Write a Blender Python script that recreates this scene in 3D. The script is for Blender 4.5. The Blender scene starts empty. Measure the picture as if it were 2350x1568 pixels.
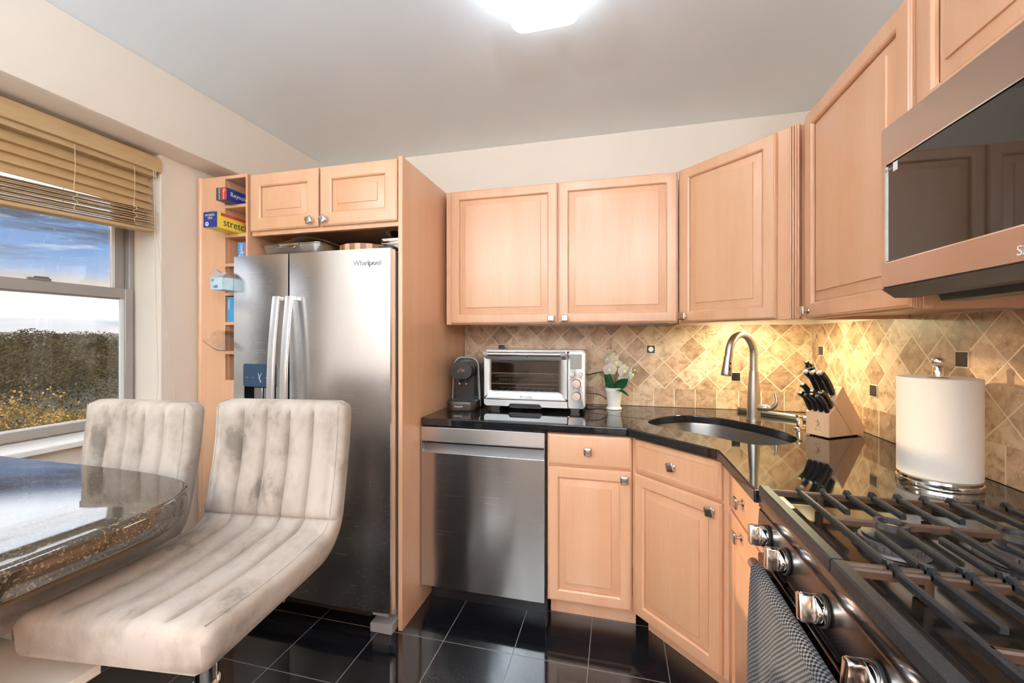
import bpy, bmesh, math, random
from mathutils import Vector, Matrix
random.seed(7)
PI = math.pi
SC = bpy.context.scene
COL = SC.collection

# ------------------------------------------------------------------ camera
cam_d = bpy.data.cameras.new('camera')
cam_d.sensor_fit = 'HORIZONTAL'
cam_d.sensor_width = 36.0
cam_d.lens = 36.0 * 960.0 / 2350.0
cam_d.shift_y = (776.5 - 784.0) / 2350.0
cam_d.clip_start = 0.02
cam_d.clip_end = 2000
cam = bpy.data.objects.new('camera', cam_d)
COL.objects.link(cam)
cam.location = (0, 0, 1.295)
cam.rotation_euler = (PI / 2, 0, math.radians(14.0))
SC.camera = cam

# ------------------------------------------------------------------ exposure
SC.view_settings.view_transform = 'Standard'
SC.view_settings.look = 'None'
SC.view_settings.exposure = 0.06
SC.view_settings.gamma = 1.0
SC.view_settings.use_curve_mapping = False
SC.cycles.max_bounces = 10
SC.cycles.diffuse_bounces = 6
SC.cycles.glossy_bounces = 5
SC.cycles.transparent_max_bounces = 12
SC.cycles.sample_clamp_indirect = 6.0
SC.cycles.blur_glossy = 0.5

LAMP = 9.0          # ceiling fixture
LAMP_COL = (0.88, 0.97, 1.06)
UP_FILL_COL = (0.82, 0.955, 1.12)
LOW_FILL = 26.0      # unseen added warm pendant behind the camera, lights only what is below it
LOW_FILL_COL = (1.0, 0.42, 0.15)
UC = 210.0             # lamp strip under the corner cabinet
SUN = 2.6
UP_FILL = 128.0      # unseen added fill lamps behind the camera, shining at the ceiling
SKY = 1.0

# ------------------------------------------------------------------ sky
def build_world():
    w = bpy.data.worlds.new('sky')
    SC.world = w
    w.use_nodes = True
    nt = w.node_tree
    N, L = nt.nodes, nt.links
    N.clear()
    out = N.new('ShaderNodeOutputWorld')
    bg = N.new('ShaderNodeBackground')
    tc = N.new('ShaderNodeTexCoord')
    sep = N.new('ShaderNodeSeparateXYZ')
    L.new(tc.outputs['Generated'], sep.inputs[0])
    ramp = N.new('ShaderNodeValToRGB')
    e = ramp.color_ramp.elements
    e[0].position = 0.0; e[0].color = (0.95, 0.92, 0.86, 1)
    e[1].position = 0.6; e[1].color = (3.0, 3.3, 3.7, 1)
    for p, c in ((0.016, (1.05, 1.03, 1.0, 1)), (0.025, (0.42, 0.60, 0.82, 1)), (0.033, (1.1, 1.08, 1.05, 1)), (0.062, (1.25, 1.22, 1.15, 1)), (0.088, (0.86, 0.76, 0.62, 1)),
                 (0.112, (0.42, 0.56, 0.82, 1)), (0.15, (0.25, 0.43, 0.76, 1)), (0.20, (0.25, 0.40, 0.68, 1)), (0.235, (2.8, 3.0, 3.3, 1))):
        k = e.new(p); k.color = c
    L.new(sep.outputs['Z'], ramp.inputs[0])
    # stretched cloud layers
    mp = N.new('ShaderNodeMapping'); mp.inputs['Scale'].default_value = (3.0, 3.0, 20.0)
    L.new(tc.outputs['Generated'], mp.inputs[0])
    n1 = N.new('ShaderNodeTexNoise'); n1.inputs['Scale'].default_value = 1.5; n1.inputs['Detail'].default_value = 9; n1.inputs['Roughness'].default_value = 0.58
    L.new(mp.outputs[0], n1.inputs['Vector'])
    r1 = N.new('ShaderNodeValToRGB')
    r1.color_ramp.elements[0].position = 0.47; r1.color_ramp.elements[0].color = (0, 0, 0, 1)
    r1.color_ramp.elements[1].position = 0.58; r1.color_ramp.elements[1].color = (1, 1, 1, 1)
    L.new(n1.outputs[0], r1.inputs[0])
    cloudcol = N.new('ShaderNodeValToRGB')
    cc = cloudcol.color_ramp.elements
    cc[0].position = 0.0; cc[0].color = (0.95, 0.90, 0.84, 1)
    cc[1].position = 0.45; cc[1].color = (2.8, 2.9, 3.0, 1)
    for q, c in ((0.02, (0.85, 0.88, 0.92, 1)), (0.045, (1.1, 1.1, 1.1, 1)), (0.085, (0.72, 0.66, 0.58, 1)), (0.12, (0.34, 0.40, 0.50, 1)), (0.16, (0.16, 0.20, 0.27, 1)), (0.20, (0.15, 0.18, 0.24, 1)), (0.235, (2.6, 2.7, 2.9, 1))):
        k = cc.new(q); k.color = c
    L.new(sep.outputs['Z'], cloudcol.inputs[0])
    mix = N.new('ShaderNodeMixRGB')
    L.new(r1.outputs[0], mix.inputs[0]); L.new(ramp.outputs[0], mix.inputs[1]); L.new(cloudcol.outputs[0], mix.inputs[2])
    n2 = N.new('ShaderNodeTexNoise'); n2.inputs['Scale'].default_value = 3.1; n2.inputs['Detail'].default_value = 7
    L.new(mp.outputs[0], n2.inputs['Vector'])
    r2 = N.new('ShaderNodeValToRGB')
    r2.color_ramp.elements[0].position = 0.60; r2.color_ramp.elements[0].color = (0, 0, 0, 1)
    r2.color_ramp.elements[1].position = 0.74; r2.color_ramp.elements[1].color = (0.8, 0.8, 0.8, 1)
    L.new(n2.outputs[0], r2.inputs[0])
    mix2 = N.new('ShaderNodeMixRGB'); mix2.inputs[2].default_value = (0.85, 0.88, 0.92, 1)
    L.new(r2.outputs[0], mix2.inputs[0]); L.new(mix.outputs[0], mix2.inputs[1])
    L.new(mix2.outputs[0], bg.inputs[0])
    bg.inputs[1].default_value = SKY
    L.new(bg.outputs[0], out.inputs[0])
build_world()

# low evening sun through the window
sun_d = bpy.data.lights.new('sun', 'SUN')
sun_d.energy = SUN
sun_d.color = (1.0, 0.74, 0.42)
sun_d.angle = math.radians(0.7)
sun = bpy.data.objects.new('sun', sun_d)
COL.objects.link(sun)
sun.rotation_euler = Vector((1.0, 0.02, -0.176)).to_track_quat('-Z', 'Y').to_euler()
sun.location = (-20, 0, 8)

# ------------------------------------------------------------------ mesh helpers
def nb(): return bmesh.new()

def face(bm, vs):
    try: return bm.faces.new(vs)
    except ValueError: return None

def box(bm, x0, x1, y0, y1, z0, z1):
    v = [bm.verts.new((x, y, z)) for z in (z0, z1) for y in (y0, y1) for x in (x0, x1)]
    for f in ((0, 2, 3, 1), (4, 5, 7, 6), (0, 1, 5, 4), (2, 6, 7, 3), (0, 4, 6, 2), (1, 3, 7, 5)):
        bm.faces.new([v[i] for i in f])
    return v

def loft(bm, loops, cap0=True, cap1=True, close=True, wrap=False):
    R = [[bm.verts.new(p) for p in lp] for lp in loops]
    n = len(R[0])
    prs = list(zip(R[:-1], R[1:]))
    if wrap: prs.append((R[-1], R[0]))
    for a, b in prs:
        for i in range(n if close else n - 1):
            j = (i + 1) % n
            face(bm, (a[i], a[j], b[j], b[i]))
    if cap0 and not wrap: face(bm, list(reversed(R[0])))
    if cap1 and not wrap: face(bm, R[-1])
    return R

def prism(bm, poly, axis, c0, c1):
    def P(a, b, c):
        return {'x': (c, a, b), 'y': (a, c, b), 'z': (a, b, c)}[axis]
    loft(bm, [[P(a, b, c0) for a, b in poly], [P(a, b, c1) for a, b in poly]])

def lathe(bm, prof, c=(0, 0, 0), n=28, axis='z', cap0=True, cap1=True, sq=1.0):
    loops = []
    for r, h in prof:
        lp = []
        for i in range(n):
            a = 2 * PI * i / n
            u, v = r * math.cos(a), r * math.sin(a) * sq
            p = {'z': (u, v, h), 'y': (u, h, v), 'x': (h, u, v)}[axis]
            lp.append((c[0] + p[0], c[1] + p[1], c[2] + p[2]))
        loops.append(lp)
    loft(bm, loops, cap0, cap1)

def tube(bm, pts, r, n=10, cap=True, closed=False, flat=1.0):
    pts = [Vector(p) for p in pts]
    m = len(pts)
    rs = r if isinstance(r, (list, tuple)) else [r] * m
    up = None
    loops = []
    for i, p in enumerate(pts):
        if closed: t = pts[(i + 1) % m] - pts[i - 1]
        else: t = pts[min(i + 1, m - 1)] - pts[max(i - 1, 0)]
        t.normalize()
        if up is None:
            up = Vector((0, 0, 1)) if abs(t.z) < 0.9 else Vector((1, 0, 0))
        s = t.cross(up)
        if s.length < 1e-5: s = t.cross(Vector((0, 1, 0)))
        s.normalize()
        up = s.cross(t).normalized()
        loops.append([p + (s * math.cos(2 * PI * k / n) + up * math.sin(2 * PI * k / n) * flat) * rs[i] for k in range(n)])
    loft(bm, loops, cap, cap, True, closed)

def cyl(bm, a, b, r0, r1=None, n=20):
    tube(bm, [a, b], [r0, r0 if r1 is None else r1], n)

def rrect(w, h, r, n=6, cx=0, cy=0):
    out = []
    for sx, sy, a0 in ((1, 1, 0), (-1, 1, PI / 2), (-1, -1, PI), (1, -1, 1.5 * PI)):
        for i in range(n + 1):
            a = a0 + PI / 2 * i / n
            out.append((cx + sx * (w / 2 - r) + r * math.cos(a), cy + sy * (h / 2 - r) + r * math.sin(a)))
    return out

def rings(bm, x0, x1, z0, z1, prof, fill=True, back=True):
    """nested rectangles facing -y; prof = [(inset, y), ...]"""
    loops = [[(x0 + i, y, z0 + i), (x1 - i, y, z0 + i), (x1 - i, y, z1 - i), (x0 + i, y, z1 - i)] for i, y in prof]
    loft(bm, loops, back, fill)

def smoothpath(P, k=6):
    P = [Vector(p) for p in P]
    out = []
    for i in range(len(P) - 1):
        p0, p1, p2, p3 = P[max(i - 1, 0)], P[i], P[i + 1], P[min(i + 2, len(P) - 1)]
        for j in range(k):
            t = j / k
            out.append(0.5 * ((2 * p1) + (p2 - p0) * t + (2 * p0 - 5 * p1 + 4 * p2 - p3) * t * t + (3 * p1 - p0 - 3 * p2 + p3) * t ** 3))
    out.append(P[-1])
    return out

def ico(bm, c, r, sub=2, sc=(1, 1, 1)):
    m = Matrix.Translation(c) @ Matrix.Diagonal((r * sc[0], r * sc[1], r * sc[2], 1))
    bmesh.ops.create_icosphere(bm, subdivisions=sub, radius=1, matrix=m)

def obj(name, bm, m, parent=None, smooth=35, bevel=0.0, seg=2, loc=None, rot=None, label=None):
    bmesh.ops.recalc_face_normals(bm, faces=bm.faces)
    me = bpy.data.meshes.new(name)
    bm.to_mesh(me); bm.free()
    if m: me.materials.append(m)
    o = bpy.data.objects.new(name, me)
    COL.objects.link(o)
    if parent: o.parent = parent
    if loc: o.location = loc
    if rot: o.rotation_euler = rot
    if smooth:
        me.shade_smooth()
        me.set_sharp_from_angle(angle=math.radians(smooth))
    if bevel:
        b = o.modifiers.new('edge', 'BEVEL')
        b.width = bevel; b.segments = seg; b.limit_method = 'ANGLE'; b.angle_limit = math.radians(40)
        b.harden_normals = False
    if label: o['label'] = label
    return o

def thing(name, label, cat, loc=(0, 0, 0), rz=0, group=None):
    o = bpy.data.objects.new(name, None)
    o.empty_display_size = 0.05
    COL.objects.link(o)
    o.location = loc
    o.rotation_euler = (0, 0, rz)
    o['label'] = label; o['category'] = cat
    if group: o['group'] = group
    return o

def tag(o, label, cat, group=None):
    o['label'] = label; o['category'] = cat
    if group: o['group'] = group
    return o

def struct(name, bm, m, parent=None, **k):
    o = obj(name, bm, m, parent, **k)
    if not parent: o['kind'] = 'structure'
    return o

def text(name, body, size, m, parent, loc, rot=(PI / 2, 0, 0), ext=0.0004, align='CENTER', sx=1.0):
    c = bpy.data.curves.new(name, 'FONT')
    c.body = body; c.size = size; c.extrude = ext; c.align_x = align; c.align_y = 'CENTER'; c.resolution_u = 4
    tmp = bpy.data.objects.new(name + '_outline', c)
    COL.objects.link(tmp)
    bpy.context.view_layer.update()
    me = bpy.data.meshes.new_from_object(tmp.evaluated_get(bpy.context.evaluated_depsgraph_get()))
    bpy.data.objects.remove(tmp); bpy.data.curves.remove(c)
    me.name = name
    me.materials.clear(); me.materials.append(m)
    o = bpy.data.objects.new(name, me)
    COL.objects.link(o)
    o.parent = parent; o.location = loc; o.rotation_euler = rot; o.scale = (sx, 1, 1)
    return o

# ------------------------------------------------------------------ materials
def mat(name, col, rough=0.5, metal=0.0, spec=0.5, coat=0.0, emit=None, estr=0.0, sheen=0.0, trans=0.0, noise=0.0, nscale=30.0, bump=0.0, bscale=200.0, alpha=1.0):
    m = bpy.data.materials.new(name)
    m.use_nodes = True
    N, L = m.node_tree.nodes, m.node_tree.links
    b = N['Principled BSDF']
    b.inputs['Base Color'].default_value = (*col, 1)
    b.inputs['Roughness'].default_value = rough
    b.inputs['Metallic'].default_value = metal
    b.inputs['Specular IOR Level'].default_value = spec
    b.inputs['Coat Weight'].default_value = coat
    b.inputs['Coat Roughness'].default_value = 0.1
    b.inputs['Sheen Weight'].default_value = sheen
    b.inputs['Transmission Weight'].default_value = trans
    b.inputs['Alpha'].default_value = alpha
    if emit:
        b.inputs['Emission Color'].default_value = (*emit, 1)
        b.inputs['Emission Strength'].default_value = estr
    tc = None
    if noise or bump:
        tc = N.new('ShaderNodeTexCoord')
    if noise:
        n = N.new('ShaderNodeTexNoise'); n.inputs['Scale'].default_value = nscale; n.inputs['Detail'].default_value = 5
        L.new(tc.outputs['Object'], n.inputs['Vector'])
        mx = N.new('ShaderNodeMixRGB')
        mx.inputs[1].default_value = (*[c * (1 - noise) for c in col], 1)
        mx.inputs[2].default_value = (*[min(1, c * (1 + noise)) for c in col], 1)
        L.new(n.outputs[0], mx.inputs[0]); L.new(mx.outputs[0], b.inputs['Base Color'])
    if bump:
        n = N.new('ShaderNodeTexNoise'); n.inputs['Scale'].default_value = bscale; n.inputs['Detail'].default_value = 3
        L.new(tc.outputs['Object'], n.inputs['Vector'])
        bp = N.new('ShaderNodeBump'); bp.inputs['Strength'].default_value = bump; bp.inputs['Distance'].default_value = 0.002
        L.new(n.outputs[0], bp.inputs['Height']); L.new(bp.outputs[0], b.inputs['Normal'])
    return m

def wood_mat(name, c0, c1, rough=0.33, scale=(9, 9, 0.7), coat=0.35, figure=0.5):
    m = mat(name, c0, rough, coat=coat)
    N, L = m.node_tree.nodes, m.node_tree.links
    b = N['Principled BSDF']
    tc = N.new('ShaderNodeTexCoord')
    oi = N.new('ShaderNodeObjectInfo')
    add = N.new('ShaderNodeVectorMath'); add.operation = 'ADD'
    mul = N.new('ShaderNodeVectorMath'); mul.operation = 'SCALE'; mul.inputs['Scale'].default_value = 7.0
    comb = N.new('ShaderNodeCombineXYZ')
    L.new(oi.outputs['Random'], comb.inputs[0]); L.new(oi.outputs['Random'], comb.inputs[1]); L.new(oi.outputs['Random'], comb.inputs[2])
    L.new(comb.outputs[0], mul.inputs[0])
    L.new(tc.outputs['Object'], add.inputs[0]); L.new(mul.outputs[0], add.inputs[1])
    mp = N.new('ShaderNodeMapping'); mp.inputs['Scale'].default_value = scale
    L.new(add.outputs[0], mp.inputs[0])
    n1 = N.new('ShaderNodeTexNoise'); n1.inputs['Scale'].default_value = 1.0; n1.inputs['Detail'].default_value = 4; n1.inputs['Distortion'].default_value = 0.3
    L.new(mp.outputs[0], n1.inputs['Vector'])
    mp2 = N.new('ShaderNodeMapping'); mp2.inputs['Scale'].default_value = tuple(s * 16 for s in scale)
    L.new(add.outputs[0], mp2.inputs[0])
    n2 = N.new('ShaderNodeTexNoise'); n2.inputs['Scale'].default_value = 1.0; n2.inputs['Detail'].default_value = 3
    L.new(mp2.outputs[0], n2.inputs['Vector'])
    mx = N.new('ShaderNodeMath'); mx.operation = 'MULTIPLY_ADD'; mx.inputs[1].default_value = 0.35
    L.new(n2.outputs[0], mx.inputs[0]); L.new(n1.outputs[0], mx.inputs[2])
    rp = N.new('ShaderNodeValToRGB')
    rp.color_ramp.elements[0].position = 0.52; rp.color_ramp.elements[0].color = (*c1, 1)
    rp.color_ramp.elements[1].position = 0.82; rp.color_ramp.elements[1].color = (*c0, 1)
    L.new(mx.outputs[0], rp.inputs[0])
    L.new(rp.outputs[0], b.inputs['Base Color'])
    return m

def steel_mat(name, col, rough=0.27, axis='x', streak=0.08, bump=0.03, wave=0.06, aniso=0.75):
    """brushed metal: fine streaks along one axis vary the roughness"""
    m = mat(name, col, rough, metal=1.0)
    N, L = m.node_tree.nodes, m.node_tree.links
    b = N['Principled BSDF']
    tc = N.new('ShaderNodeTexCoord')
    mp = N.new('ShaderNodeMapping')
    mp.inputs['Scale'].default_value = {'x': (4, 900, 900), 'z': (900, 900, 4), 'y': (900, 4, 900)}[axis]
    L.new(tc.outputs['Object'], mp.inputs[0])
    n = N.new('ShaderNodeTexNoise'); n.inputs['Scale'].default_value = 1.0; n.inputs['Detail'].default_value = 3
    L.new(mp.outputs[0], n.inputs['Vector'])
    r = N.new('ShaderNodeMapRange'); r.inputs[3].default_value = rough - streak; r.inputs[4].default_value = rough + streak
    L.new(n.outputs[0], r.inputs[0]); L.new(r.outputs[0], b.inputs['Roughness'])
    bp = N.new('ShaderNodeBump'); bp.inputs['Strength'].default_value = bump; bp.inputs['Distance'].default_value = 0.001
    L.new(n.outputs[0], bp.inputs['Height']); L.new(bp.outputs[0], b.inputs['Normal'])
    b.inputs['Anisotropic'].default_value = aniso
    tg = N.new('ShaderNodeCombineXYZ'); tg.inputs[2].default_value = 1.0
    L.new(tg.outputs[0], b.inputs['Tangent'])
    wv = N.new('ShaderNodeMapping'); wv.inputs['Scale'].default_value = (7, 7, 1.1)
    L.new(tc.outputs['Object'], wv.inputs[0])
    nw = N.new('ShaderNodeTexNoise'); nw.inputs['Scale'].default_value = 1.0; nw.inputs['Detail'].default_value = 1
    L.new(wv.outputs[0], nw.inputs['Vector'])
    b2 = N.new('ShaderNodeBump'); b2.inputs['Strength'].default_value = wave; b2.inputs['Distance'].default_value = 0.02
    L.new(nw.outputs[0], b2.inputs['Height']); L.new(bp.outputs[0], b2.inputs['Normal']); L.new(b2.outputs[0], b.inputs['Normal'])
    return m

def granite_mat(name, base, specks, rough=0.06, scale=260, amount=0.62, amount2=0.70, ior=1.75):
    m = mat(name, base, rough, spec=0.5)
    m.node_tree.nodes['Principled BSDF'].inputs['IOR'].default_value = ior
    N, L = m.node_tree.nodes, m.node_tree.links
    b = N['Principled BSDF']
    tc = N.new('ShaderNodeTexCoord')
    cur = None
    prev = (*base, 1)
    for k, (c, s, a) in enumerate(((specks[0], scale, amount), (specks[1], scale * 2.1, amount2))):
        n = N.new('ShaderNodeTexNoise'); n.inputs['Scale'].default_value = s; n.inputs['Detail'].default_value = 2; n.noise_dimensions = '3D'
        L.new(tc.outputs['Object'], n.inputs['Vector'])
        rp = N.new('ShaderNodeValToRGB')
        rp.color_ramp.elements[0].position = a; rp.color_ramp.elements[0].color = (0, 0, 0, 1)
        rp.color_ramp.elements[1].position = a + 0.06; rp.color_ramp.elements[1].color = (1, 1, 1, 1)
        L.new(n.outputs[0], rp.inputs[0])
        mx = N.new('ShaderNodeMixRGB'); mx.inputs[2].default_value = (*c, 1)
        if cur: L.new(cur, mx.inputs[1])
        else: mx.inputs[1].default_value = prev
        L.new(rp.outputs[0], mx.inputs[0])
        cur = mx.outputs[0]
    L.new(cur, b.inputs['Base Color'])
    return m, cur

def floor_mat():
    m, cur = granite_mat('black_granite_floor', (0.006, 0.007, 0.009), ((0.03, 0.035, 0.045), (0.07, 0.08, 0.10)), 0.09, 240, 0.60, 0.70)
    N, L = m.node_tree.nodes, m.node_tree.links
    b = N['Principled BSDF']
    uv = N.new('ShaderNodeUVMap')
    br = N.new('ShaderNodeTexBrick'); br.offset = 0.0; br.squash = 1.0
    br.inputs['Scale'].default_value = 1.0; br.inputs['Brick Width'].default_value = 1.0; br.inputs['Row Height'].default_value = 1.0
    br.inputs['Mortar Size'].default_value = 0.0055; br.inputs['Mortar Smooth'].default_value = 0.1
    L.new(uv.outputs[0], br.inputs['Vector'])
    mx = N.new('ShaderNodeMixRGB'); mx.inputs[2].default_value = (0.20, 0.19, 0.18, 1)
    L.new(br.outputs['Fac'], mx.inputs[0]); L.new(cur, mx.inputs[1]); L.new(mx.outputs[0], b.inputs['Base Color'])
    rr = N.new('ShaderNodeMapRange'); rr.inputs[3].default_value = 0.08; rr.inputs[4].default_value = 0.7
    L.new(br.outputs['Fac'], rr.inputs[0]); L.new(rr.outputs[0], b.inputs['Roughness'])
    bp = N.new('ShaderNodeBump'); bp.invert = True; bp.inputs['Strength'].default_value = 0.3; bp.inputs['Distance'].default_value = 0.002
    L.new(br.outputs['Fac'], bp.inputs['Height']); L.new(bp.outputs[0], b.inputs['Normal'])
    return m

def travertine_mat():
    m = mat('travertine_tile', (0.6, 0.42, 0.26), 0.42)
    N, L = m.node_tree.nodes, m.node_tree.links
    b = N['Principled BSDF']
    uv = N.new('ShaderNodeUVMap'); tc = N.new('ShaderNodeTexCoord')
    br = N.new('ShaderNodeTexBrick'); br.offset = 0.0; br.squash = 1.0
    br.inputs['Scale'].default_value = 1.0; br.inputs['Brick Width'].default_value = 1.0; br.inputs['Row Height'].default_value = 1.0
    br.inputs['Mortar Size'].default_value = 0.022; br.inputs['Mortar Smooth'].default_value = 0.15
    br.inputs['Color1'].default_value = (0, 0, 0, 1); br.inputs['Color2'].default_value = (1, 1, 1, 1); br.inputs['Mortar'].default_value = (0.5, 0.5, 0.5, 1)
    L.new(uv.outputs[0], br.inputs['Vector'])
    # per-tile tone
    tone = N.new('ShaderNodeValToRGB')
    t = tone.color_ramp.elements
    t[0].position = 0.0; t[0].color = (0.38, 0.24, 0.155, 1)
    t[1].position = 1.0; t[1].color = (0.68, 0.53, 0.38, 1)
    k = t.new(0.5); k.color = (0.58, 0.39, 0.25, 1)
    L.new(br.outputs['Color'], tone.inputs[0])
    # cloudy veins, shifted per tile
    sh = N.new('ShaderNodeVectorMath'); sh.operation = 'SCALE'; sh.inputs['Scale'].default_value = 5.0
    L.new(br.outputs['Color'], sh.inputs[0])
    ad = N.new('ShaderNodeVectorMath'); ad.operation = 'ADD'
    L.new(tc.outputs['Object'], ad.inputs[0]); L.new(sh.outputs[0], ad.inputs[1])
    n1 = N.new('ShaderNodeTexNoise'); n1.inputs['Scale'].default_value = 22; n1.inputs['Detail'].default_value = 8; n1.inputs['Roughness'].default_value = 0.68; n1.inputs['Distortion'].default_value = 0.6
    L.new(ad.outputs[0], n1.inputs['Vector'])
    r1 = N.new('ShaderNodeValToRGB')
    r1.color_ramp.elements[0].position = 0.30; r1.color_ramp.elements[0].color = (0.30, 0.24, 0.20, 1)
    r1.color_ramp.elements[1].position = 0.58; r1.color_ramp.elements[1].color = (1, 1, 1, 1)
    kk = r1.color_ramp.elements.new(0.45); kk.color = (0.74, 0.67, 0.60, 1)
    L.new(n1.outputs[0], r1.inputs[0])
    mu = N.new('ShaderNodeMixRGB'); mu.blend_type = 'MULTIPLY'; mu.inputs[0].default_value = 1.0
    L.new(tone.outputs[0], mu.inputs[1]); L.new(r1.outputs[0], mu.inputs[2])
    n2 = N.new('ShaderNodeTexNoise'); n2.inputs['Scale'].default_value = 60; n2.inputs['Detail'].default_value = 6; n2.inputs['Roughness'].default_value = 0.7
    L.new(ad.outputs[0], n2.inputs['Vector'])
    r2 = N.new('ShaderNodeValToRGB')
    r2.color_ramp.elements[0].position = 0.60; r2.color_ramp.elements[0].color = (0, 0, 0, 1)
    r2.color_ramp.elements[1].position = 0.70; r2.color_ramp.elements[1].color = (0.75, 0.75, 0.75, 1)
    L.new(n2.outputs[0], r2.inputs[0])
    li = N.new('ShaderNodeMixRGB'); li.inputs[2].default_value = (0.72, 0.60, 0.46, 1)
    L.new(r2.outputs[0], li.inputs[0]); L.new(mu.outputs[0], li.inputs[1])
    gr = N.new('ShaderNodeMixRGB'); gr.inputs[2].default_value = (0.70, 0.58, 0.43, 1)
    L.new(br.outputs['Fac'], gr.inputs[0]); L.new(li.outputs[0], gr.inputs[1])
    L.new(gr.outputs[0], b.inputs['Base Color'])
    bp = N.new('ShaderNodeBump'); bp.invert = True; bp.inputs['Strength'].default_value = 0.5; bp.inputs['Distance'].default_value = 0.003
    L.new(br.outputs['Fac'], bp.inputs['Height']); L.new(bp.outputs[0], b.inputs['Normal'])
    return m

def velvet_mat():
    m = mat('beige_velvet', (0.50, 0.40, 0.31), 0.85, sheen=0.15)
    N, L = m.node_tree.nodes, m.node_tree.links
    b = N['Principled BSDF']
    b.inputs['Sheen Roughness'].default_value = 0.4
    b.inputs['Sheen Tint'].default_value = (1, 0.93, 0.85, 1)
    tc = N.new('ShaderNodeTexCoord')
    n = N.new('ShaderNodeTexNoise'); n.inputs['Scale'].default_value = 9; n.inputs['Detail'].default_value = 6; n.inputs['Roughness'].default_value = 0.62
    mp = N.new('ShaderNodeMapping'); mp.inputs['Scale'].default_value = (1.4, 0.8, 0.8)
    L.new(tc.outputs['Object'], mp.inputs[0]); L.new(mp.outputs[0], n.inputs['Vector'])
    rp = N.new('ShaderNodeValToRGB')
    rp.color_ramp.elements[0].position = 0.30; rp.color_ramp.elements[0].color = (0.15, 0.115, 0.09, 1)
    rp.color_ramp.elements[1].position = 0.58; rp.color_ramp.elements[1].color = (0.385, 0.32, 0.272, 1)
    k = rp.color_ramp.elements.new(0.42); k.color = (0.30, 0.24, 0.196, 1)
    L.new(n.outputs[0], rp.inputs[0]); L.new(rp.outputs[0], b.inputs['Base Color'])
    n3 = N.new('ShaderNodeTexNoise'); n3.inputs['Scale'].default_value = 900
    L.new(tc.outputs['Object'], n3.inputs['Vector'])
    bp = N.new('ShaderNodeBump'); bp.inputs['Strength'].default_value = 0.15; bp.inputs['Distance'].default_value = 0.001
    L.new(n3.outputs[0], bp.inputs['Height']); L.new(bp.outputs[0], b.inputs['Normal'])
    return m

def pane_mat(name, tint=(1, 1, 1), dirt=0.0, refl=1.0, rough=0.0):
    """thin sheet glass: see-through, mirror by fresnel, a little dust"""
    m = bpy.data.materials.new(name)
    m.use_nodes = True
    N, L = m.node_tree.nodes, m.node_tree.links
    N.clear()
    out = N.new('ShaderNodeOutputMaterial')
    tr = N.new('ShaderNodeBsdfTransparent'); tr.inputs[0].default_value = (*tint, 1)
    gl = N.new('ShaderNodeBsdfGlossy'); gl.inputs['Roughness'].default_value = rough
    fr = N.new('ShaderNodeFresnel'); fr.inputs[0].default_value = 1.45
    mu = N.new('ShaderNodeMath'); mu.operation = 'MULTIPLY'; mu.inputs[1].default_value = refl
    L.new(fr.outputs[0], mu.inputs[0])
    mx = N.new('ShaderNodeMixShader')
    L.new(mu.outputs[0], mx.inputs[0]); L.new(tr.outputs[0], mx.inputs[1]); L.new(gl.outputs[0], mx.inputs[2])
    last = mx
    if dirt:
        tc = N.new('ShaderNodeTexCoord')
        n = N.new('ShaderNodeTexNoise'); n.inputs['Scale'].default_value = 55; n.inputs['Detail'].default_value = 6; n.inputs['Roughness'].default_value = 0.7
        L.new(tc.outputs['Object'], n.inputs['Vector'])
        rp = N.new('ShaderNodeValToRGB')
        rp.color_ramp.elements[0].position = 0.62; rp.color_ramp.elements[0].color = (0, 0, 0, 1)
        rp.color_ramp.elements[1].position = 0.78; rp.color_ramp.elements[1].color = (dirt, dirt, dirt, 1)
        L.new(n.outputs[0], rp.inputs[0])
        df = N.new('ShaderNodeBsdfTranslucent'); df.inputs[0].default_value = (0.85, 0.78, 0.62, 1)
        m2 = N.new('ShaderNodeMixShader')
        L.new(rp.outputs[0], m2.inputs[0]); L.new(mx.outputs[0], m2.inputs[1]); L.new(df.outputs[0], m2.inputs[2])
        last = m2
    L.new(last.outputs[0], out.inputs[0])
    return m

def weave_mat():
    m = mat('grey_woven_cloth', (0.2, 0.2, 0.22), 0.9, sheen=0.2)
    N, L = m.node_tree.nodes, m.node_tree.links
    b = N['Principled BSDF']
    uv = N.new('ShaderNodeUVMap')
    ch = N.new('ShaderNodeTexChecker'); ch.inputs['Scale'].default_value = 1.0
    ch.inputs['Color1'].default_value = (0.022, 0.025, 0.032, 1); ch.inputs['Color2'].default_value = (0.52, 0.52, 0.54, 1)
    L.new(uv.outputs[0], ch.inputs[0])
    tc = N.new('ShaderNodeTexCoord')
    n = N.new('ShaderNodeTexNoise'); n.inputs['Scale'].default_value = 300
    L.new(tc.outputs['Object'], n.inputs['Vector'])
    mx = N.new('ShaderNodeMixRGB'); mx.blend_type = 'MULTIPLY'; mx.inputs[0].default_value = 0.5
    L.new(ch.outputs[0], mx.inputs[1]); L.new(n.outputs[0], mx.inputs[2])
    L.new(mx.outputs[0], b.inputs['Base Color'])
    return m

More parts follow.
